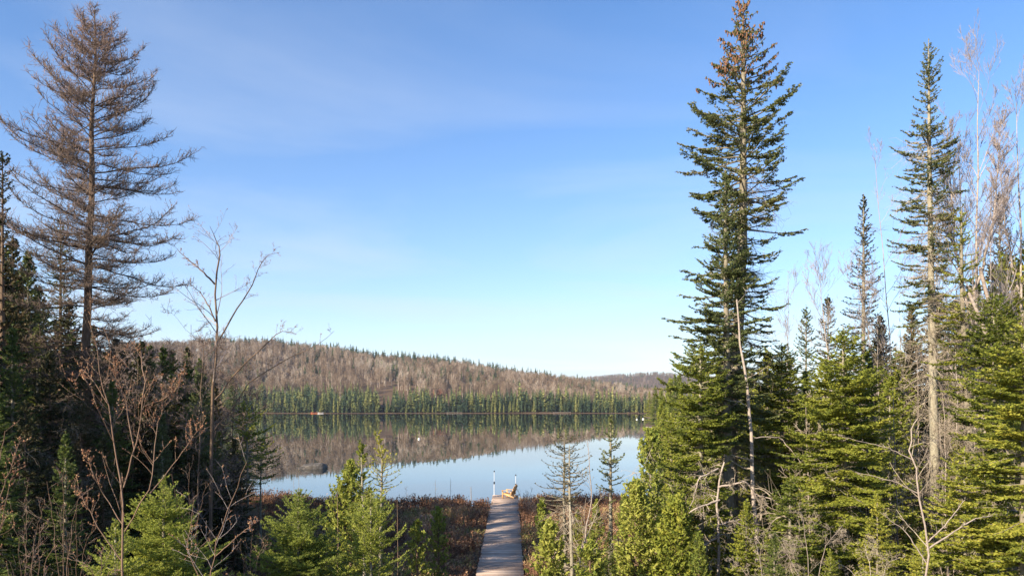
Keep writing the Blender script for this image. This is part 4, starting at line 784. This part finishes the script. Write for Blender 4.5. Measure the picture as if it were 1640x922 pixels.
for i, (px, py, Y, lab) in enumerate([(1291, 488, 44, 'small dark spruce tip right of the tallest spruce'), (1326, 472, 47, 'thin greyish spruce tip before the open sky gap')]):
    px_conifer('spruce_tree', lab, Y, (px, py), [(py, 1, 1), (py + 25, 11, 11), (py + 70, 20, 20), (py + 130, 28, 28), (py + 220, 34, 34)], leafmat=['spruce', 'dim'][i], seed=154 + i, sp=.36, W=.36, ds=.2, ds2=.16, bw=.06, bsp=.045, base=.05, tone=.55, gap=.1)
GOLD = dict(sp=.27, nw=8, W=.6, ds=.09, ds2=.08, bw=.04, bsp=.02, base=.024, e_low=-10, e_top=30, tipup=18, f_in=.12, gap=.1, drop=.08, updn=.07, flat=.35)
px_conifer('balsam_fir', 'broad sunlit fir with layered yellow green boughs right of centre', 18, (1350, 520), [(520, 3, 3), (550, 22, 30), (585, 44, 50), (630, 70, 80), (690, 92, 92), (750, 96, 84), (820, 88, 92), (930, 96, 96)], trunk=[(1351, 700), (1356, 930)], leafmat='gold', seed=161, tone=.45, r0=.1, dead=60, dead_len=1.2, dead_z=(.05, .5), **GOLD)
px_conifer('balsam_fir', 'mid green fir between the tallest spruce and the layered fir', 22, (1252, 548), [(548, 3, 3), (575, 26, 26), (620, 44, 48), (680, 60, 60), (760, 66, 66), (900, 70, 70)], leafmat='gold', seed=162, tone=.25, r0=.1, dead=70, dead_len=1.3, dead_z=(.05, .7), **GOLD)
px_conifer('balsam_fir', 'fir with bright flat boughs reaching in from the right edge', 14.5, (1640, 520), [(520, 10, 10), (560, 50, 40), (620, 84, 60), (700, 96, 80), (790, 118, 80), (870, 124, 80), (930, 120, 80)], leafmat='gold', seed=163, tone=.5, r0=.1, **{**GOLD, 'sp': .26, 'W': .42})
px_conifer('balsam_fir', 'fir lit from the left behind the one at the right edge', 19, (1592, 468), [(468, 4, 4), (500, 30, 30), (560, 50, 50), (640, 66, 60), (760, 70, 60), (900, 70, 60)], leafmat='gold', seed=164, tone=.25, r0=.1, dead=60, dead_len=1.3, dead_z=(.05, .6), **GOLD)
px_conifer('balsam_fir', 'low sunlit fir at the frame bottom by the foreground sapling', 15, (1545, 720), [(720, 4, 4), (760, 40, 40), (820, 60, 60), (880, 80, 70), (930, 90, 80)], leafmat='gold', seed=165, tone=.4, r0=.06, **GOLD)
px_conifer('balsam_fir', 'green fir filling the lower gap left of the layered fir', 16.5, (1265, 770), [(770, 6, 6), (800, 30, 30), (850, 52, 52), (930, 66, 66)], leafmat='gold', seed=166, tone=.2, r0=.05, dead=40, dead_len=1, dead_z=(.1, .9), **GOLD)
# birches with fine reddish twigs
def birch(px0, y0, top, Y, seed, r_=.08, lab='', tw=1.0, extra=[]):
    px_bare('bare_birch', lab, Y, [([(px0, 900), (px0 + (top[0] - px0) * .35, y0), top], r_, .008)] + extra, seed=seed, twigs=tw, kids=(24, 10, 6), lenf=.40, spread=.5, up=.38, rmin=.0056, tmat='birch', wmat='purple', curve=.11, start=.3)
birch(1560, 470, (1568, 112), 24, 171, .10, 'tallest bare birch with fine reddish twigs near the right edge', 1.15, [([(1556, 520), (1530, 400, .4), (1517, 200)], .05, .006), ([(1560, 480), (1590, 360, -.5), (1605, 190)], .05, .006)])
birch(1640, 460, (1628, 165), 25, 172, .09, 'bare birch right at the frame edge', 1.0, [([(1638, 500), (1612, 380, .5), (1600, 230)], .04, .006)])
birch(1545, 560, (1535, 230), 26, 173, .08, 'pale straight birch just right of the narrow fir', .9)
birch(1440, 560, (1402, 262), 30, 174, .05, 'bare birch leaning left behind the narrow fir', .8)
birch(1340, 600, (1310, 420), 34, 175, .04, 'short bare birch with spreading twigs in the sky gap', .9)
birch(1260, 600, (1262, 440), 30, 176, .04, 'thin bare hardwood against the right side of the tallest spruce', .6)
birch(1420, 600, (1372, 440), 31, 177, .04, 'bare twiggy hardwood beside the small pointed spruce', .9)
birch(1470, 620, (1512, 330), 29, 178, .05, 'bare twiggy hardwood right behind the narrow fir', 1.0)
birch(1590, 560, (1585, 300), 30, 179, .05, 'twiggy hardwood behind the conical spruce', 1.0)
# lichened lone trunks
px_conifer('balsam_fir', 'thick grey lichen trunk with few green boughs right of the narrow fir', 22, (1540, 330), [(330, 6, 6), (420, 26, 26), (470, 34, 40), (520, 50, 20), (600, 60, 20), (640, 10, 50)], trunk=[(1540, 450), (1548, 620), (1560, 850)], leafmat='gold', seed=181, tone=.4, r0=.15, dead=110, dead_len=1.3, dead_z=(.1, .85), **{**GOLD, 'gap': .7})
for i, (a, b_, c_) in enumerate([((1612, 720), (1590, 560), (1552, 470)), ((1645, 640), (1600, 540), (1570, 430)), ((1580, 700), (1560, 600), (1550, 500))]):
    px_bare('dead_snag', ['broken pale trunk leaning left among the right edge firs', 'slanting dead trunk above the right edge boughs', 'short leaning dead pole near the lichen trunk'][i], 20.5 + i, [([(a[0] + 20, 900), a, b_, c_], .09, .045)], seed=185 + i, twigs=.35, kids=(6, 4, 3), lenf=.3, spread=.8, up=0, rmin=.006, tmat='birch', wmat='twig')
px_bare('bare_sapling', 'pale bare sapling with side limbs in the lower right foreground', 11, [([(1484, 990), (1483, 870), (1472, 780), (1460, 730), (1458, 690), (1470, 670)], .019, .006), ([(1484, 880), (1530, 850), (1560, 830), (1590, 825)], .014, .004), ([(1483, 870), (1510, 845), (1545, 800)], .012, .004), ([(1472, 790), (1430, 770), (1370, 755)], .010, .004), ([(1460, 735), (1420, 715), (1350, 700)], .008, .003), ([(1483, 900), (1450, 850), (1410, 820)], .010, .003)],
        seed=190, twigs=.7, kids=(8, 4, 3), lenf=.3, spread=.6, up=.15, rmin=.003, tmat='birch', wmat='twig', levels=3)
for i, (px, py, Y) in enumerate([(1300, 820, 15), (1440, 640, 20), (1520, 660, 19), (1225, 860, 16), (1590, 720, 17), (1400, 870, 14.5)]):
    px_bare('dead_brush', 'tangled pale dead brush under the sunlit firs', Y, [([(px, 990), (px - 8, (py + 930) / 2), (px - 16, py)], .010, .003), ([(px, 990), (px + 20, (py + 930) / 2), (px + 50, py + 20)], .008, .003), ([(px, 960), (px - 40, (py + 950) / 2), (px - 60, py + 30)], .008, .003)],
            seed=200 + i, twigs=.9, kids=(11, 7, 5), lenf=.5, spread=.95, up=-.05, rmin=.0028, tmat='birch', wmat='twig', cat='brush', group='dead brush under the right firs', curve=.3, start=.1)
for i, (px, py, Y) in enumerate([(1405, 500, 26), (1440, 470, 27), (1468, 560, 24), (1515, 420, 26), (1530, 540, 22), (1575, 400, 27), (1600, 520, 23), (1625, 380, 26), (1430, 620, 19.5), (1510, 640, 19), (1290, 640, 20), (1220, 600, 23), (1565, 620, 20)]):
    px_bare('bare_sapling', 'pale leafless sapling woven between the sunlit firs', Y, [([(px + 10, 930), (px + 4, (py + 930) / 2), (px, py)], .035, .006)], seed=230 + i, twigs=1.0, kids=(16, 8, 5), lenf=.42, spread=.75, up=.2, rmin=.0065, tmat='birch', wmat='twig', group='pale saplings of the right thicket', curve=.2, start=.1)
# filler evergreens behind the right heroes
for key, px, py, Y, lab in [('goldA', 1405, 790, 15.5, 'low yellow green fir between the layered fir and the foreground sapling'), ('firA', 1240, 850, 15, 'low green fir at the bottom edge under the bent bare trunk'), ('goldA', 1330, 880, 14.2, 'lowest fir tip at the bottom edge under the layered fir'), ('goldA', 1478, 850, 14, 'low fir behind the forked base of the foreground sapling'), ('goldA', 1195, 800, 17, 'small fir beside the foot of the bent bare trunk'), ('cedarA', 1120, 850, 15.5, 'bright cedar at the bottom edge left of the dead tangle')]:
    place(key, px, py, Y, lab, None)
RL, RG = 'evergreen filling the thicket behind the front row on the right', 'filler evergreens of the right thicket'
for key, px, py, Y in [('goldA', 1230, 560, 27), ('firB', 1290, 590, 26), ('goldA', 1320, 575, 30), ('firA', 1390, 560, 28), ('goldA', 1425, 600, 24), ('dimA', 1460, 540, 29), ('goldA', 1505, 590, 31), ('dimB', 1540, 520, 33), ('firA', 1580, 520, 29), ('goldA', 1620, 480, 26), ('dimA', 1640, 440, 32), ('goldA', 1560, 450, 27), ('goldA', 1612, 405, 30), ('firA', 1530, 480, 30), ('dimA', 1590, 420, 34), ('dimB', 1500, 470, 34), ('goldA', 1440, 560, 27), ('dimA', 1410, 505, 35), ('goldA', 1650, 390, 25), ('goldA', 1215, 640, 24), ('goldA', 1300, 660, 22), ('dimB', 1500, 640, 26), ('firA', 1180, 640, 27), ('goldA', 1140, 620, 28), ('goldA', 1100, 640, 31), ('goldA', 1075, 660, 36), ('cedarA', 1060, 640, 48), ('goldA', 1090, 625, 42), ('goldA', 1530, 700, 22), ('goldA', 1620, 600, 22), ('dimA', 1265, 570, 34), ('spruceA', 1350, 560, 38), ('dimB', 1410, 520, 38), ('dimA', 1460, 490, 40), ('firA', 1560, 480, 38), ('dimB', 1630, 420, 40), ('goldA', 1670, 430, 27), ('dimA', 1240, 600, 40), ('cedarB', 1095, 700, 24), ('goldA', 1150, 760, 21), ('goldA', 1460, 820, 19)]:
    place(key, px, py, Y, RL, RG)

# ================================================================== BOG
def bog():
    rng = np.random.default_rng(300); P = []
    n = 17000; X = rng.uniform(-30, 14, n); Y = 22 + 31 * rng.random(n) ** .8; d = lake_d(X, Y); ok = (d < -.15) & (np.abs(X - DX) > DW / 2 + .12) & (np.abs(X) < Y * .62 + 2); X, Y = X[ok], Y[ok]
    Z = terrain(X, Y); n = len(X); hgt = rng.uniform(.3, .75, n) * (1 + .35 * np.sin(X * .8) * np.sin(Y * .7)) * np.where(np.abs(X - DX) < 2.2, .75, 1)
    olive = np.clip(.45 * np.sin(X * .5 + 1) * np.sin(Y * .4) + .3 * np.sin(X * 1.9 + Y * .7) * np.sin(Y * 1.6) + rng.normal(0, .2, n) + np.where(Y < 44, .12, -.18), -.25, .45)
    k = 9; ix = np.repeat(np.arange(n), k); a = rng.random(n * k) * 2 * pi; ln = rng.uniform(.05, .5, n * k); h = hgt[ix] * rng.uniform(.6, 1.15, n * k)
    b = np.stack([X[ix] + rng.normal(0, .08, n * k), Y[ix] + rng.normal(0, .08, n * k), Z[ix] - .03], 1); tip = b + np.stack([np.cos(a) * ln * h, np.sin(a) * ln * h, h], 1)
    mb = MB(); sticks(mb, b, tip, .006, .003, 3, rng.uniform(.15, .62, len(b)))
    up = b + (tip - b) * .35; blades(mb, up, tip, rng, wid=.06, sp=.085, base=.035, fwd=.8, flat=1.4, tone=.38 + olive[ix], lift=.3, tj=.13)
    o = mb.build('bog_shrubs', M['bog']); o['kind'] = 'stuff'; tag(o, 'reddish brown knee high bog shrubs on both sides of the boardwalk', 'ground cover')
bog()
bush0 = None; rng = np.random.default_rng(401); protos = []
for q in range(3):
    st = []
    for k in range(9):
        a = k * .7 + rng.normal(0, .2); h = rng.uniform(.7, 1.15); sp_ = rng.uniform(.15, .45)
        st.append(([(0.02 * cos(a), .02 * sin(a), 0), (cos(a) * sp_ * .5, sin(a) * sp_ * .5, h * .55), (cos(a) * sp_, sin(a) * sp_, h)], .012, .004))
    o_ = bare(410 + q, st, twigs=1, kids=(7, 5, 3), lenf=.45, spread=.7, up=.3, rmin=.004, levels=2); protos.append((o_['trunk'].mesh('stems', M['shrubstem']), o_['twigs'].mesh('twigs', M[['purple', 'twig', 'larch'][q]])))
for i in range(26):
    Y = rng.uniform(29, 50); x = rng.uniform(-.36 * Y, .12 * Y)
    if abs(x - DX) < 1.9: x += 3.2
    r_ = thing('bog_bush', 'leafless twiggy bush standing above the low bog shrubs', 'shrub', (x, Y, gz(x, Y)), rng.random() * 6.28, 'leafless bushes in the bog'); s_ = rng.uniform(.8, 1.35); r_.scale = (s_, s_, s_)
    for nm, me_ in zip(('stem', 'crown'), protos[i % 3]): c_ = bpy.data.objects.new(nm, me_); COL.objects.link(c_); c_.parent = r_
for i, (px, py, Y) in enumerate([(478, 745, 49), (697, 768, 50), (721, 766, 50), (754, 779, 50.5), (650, 778, 50), (470, 765, 50)]):
    b = MB(); x = (px - CX) / F * Y; g = gz(x, Y); h = CH - (py - HY) / F * Y - g; th = .035 if px == 754 else .013
    tube(b, [(0, 0, -.1), (.03, 0, h * .5), (.01, 0, h)], [th, th * .8, th * .5], 6)
    if px != 754:
        rg = np.random.default_rng(i); 
        for k in range(6): zt = h * rg.uniform(.4, .95); a = rg.random() * 6.28; tube(b, [(.02, 0, zt), (.02 + cos(a) * .14, sin(a) * .1, zt + .1)], [.006, .003], 4)
    o = b.build('dead_sapling', M['birch' if px == 754 else 'twig']); o.location = (x, Y, g)
    tag(o, ['tall thin dead stem at the lake edge below the boulder', 'thin dead stem standing at the lake edge mid left', 'slim dead stem just right of the mid left one', 'short pale broken stump at the lake edge near the dock', 'twiggy dead stem rising from the bog rim', 'short dead stem beside the tallest stem'][i], 'dead sapling')
# ================================================================== AIR
m, t, out = new_mat('haze_air'); pv = N(t, 'ShaderNodeVolumePrincipled'); pv.inputs['Color'].default_value = (.80, .88, 1, 1); pv.inputs['Density'].default_value = .00010; pv.inputs['Anisotropy'].default_value = .2
t.links.new(pv.outputs[0], out.inputs['Volume'])
b = MB(); box(b, (0, 1700, 65), (5600, 4400, 150)); o = b.build('haze', m); o['kind'] = 'stuff'; tag(o, 'thin bluish air over the lake and hills', 'haze')
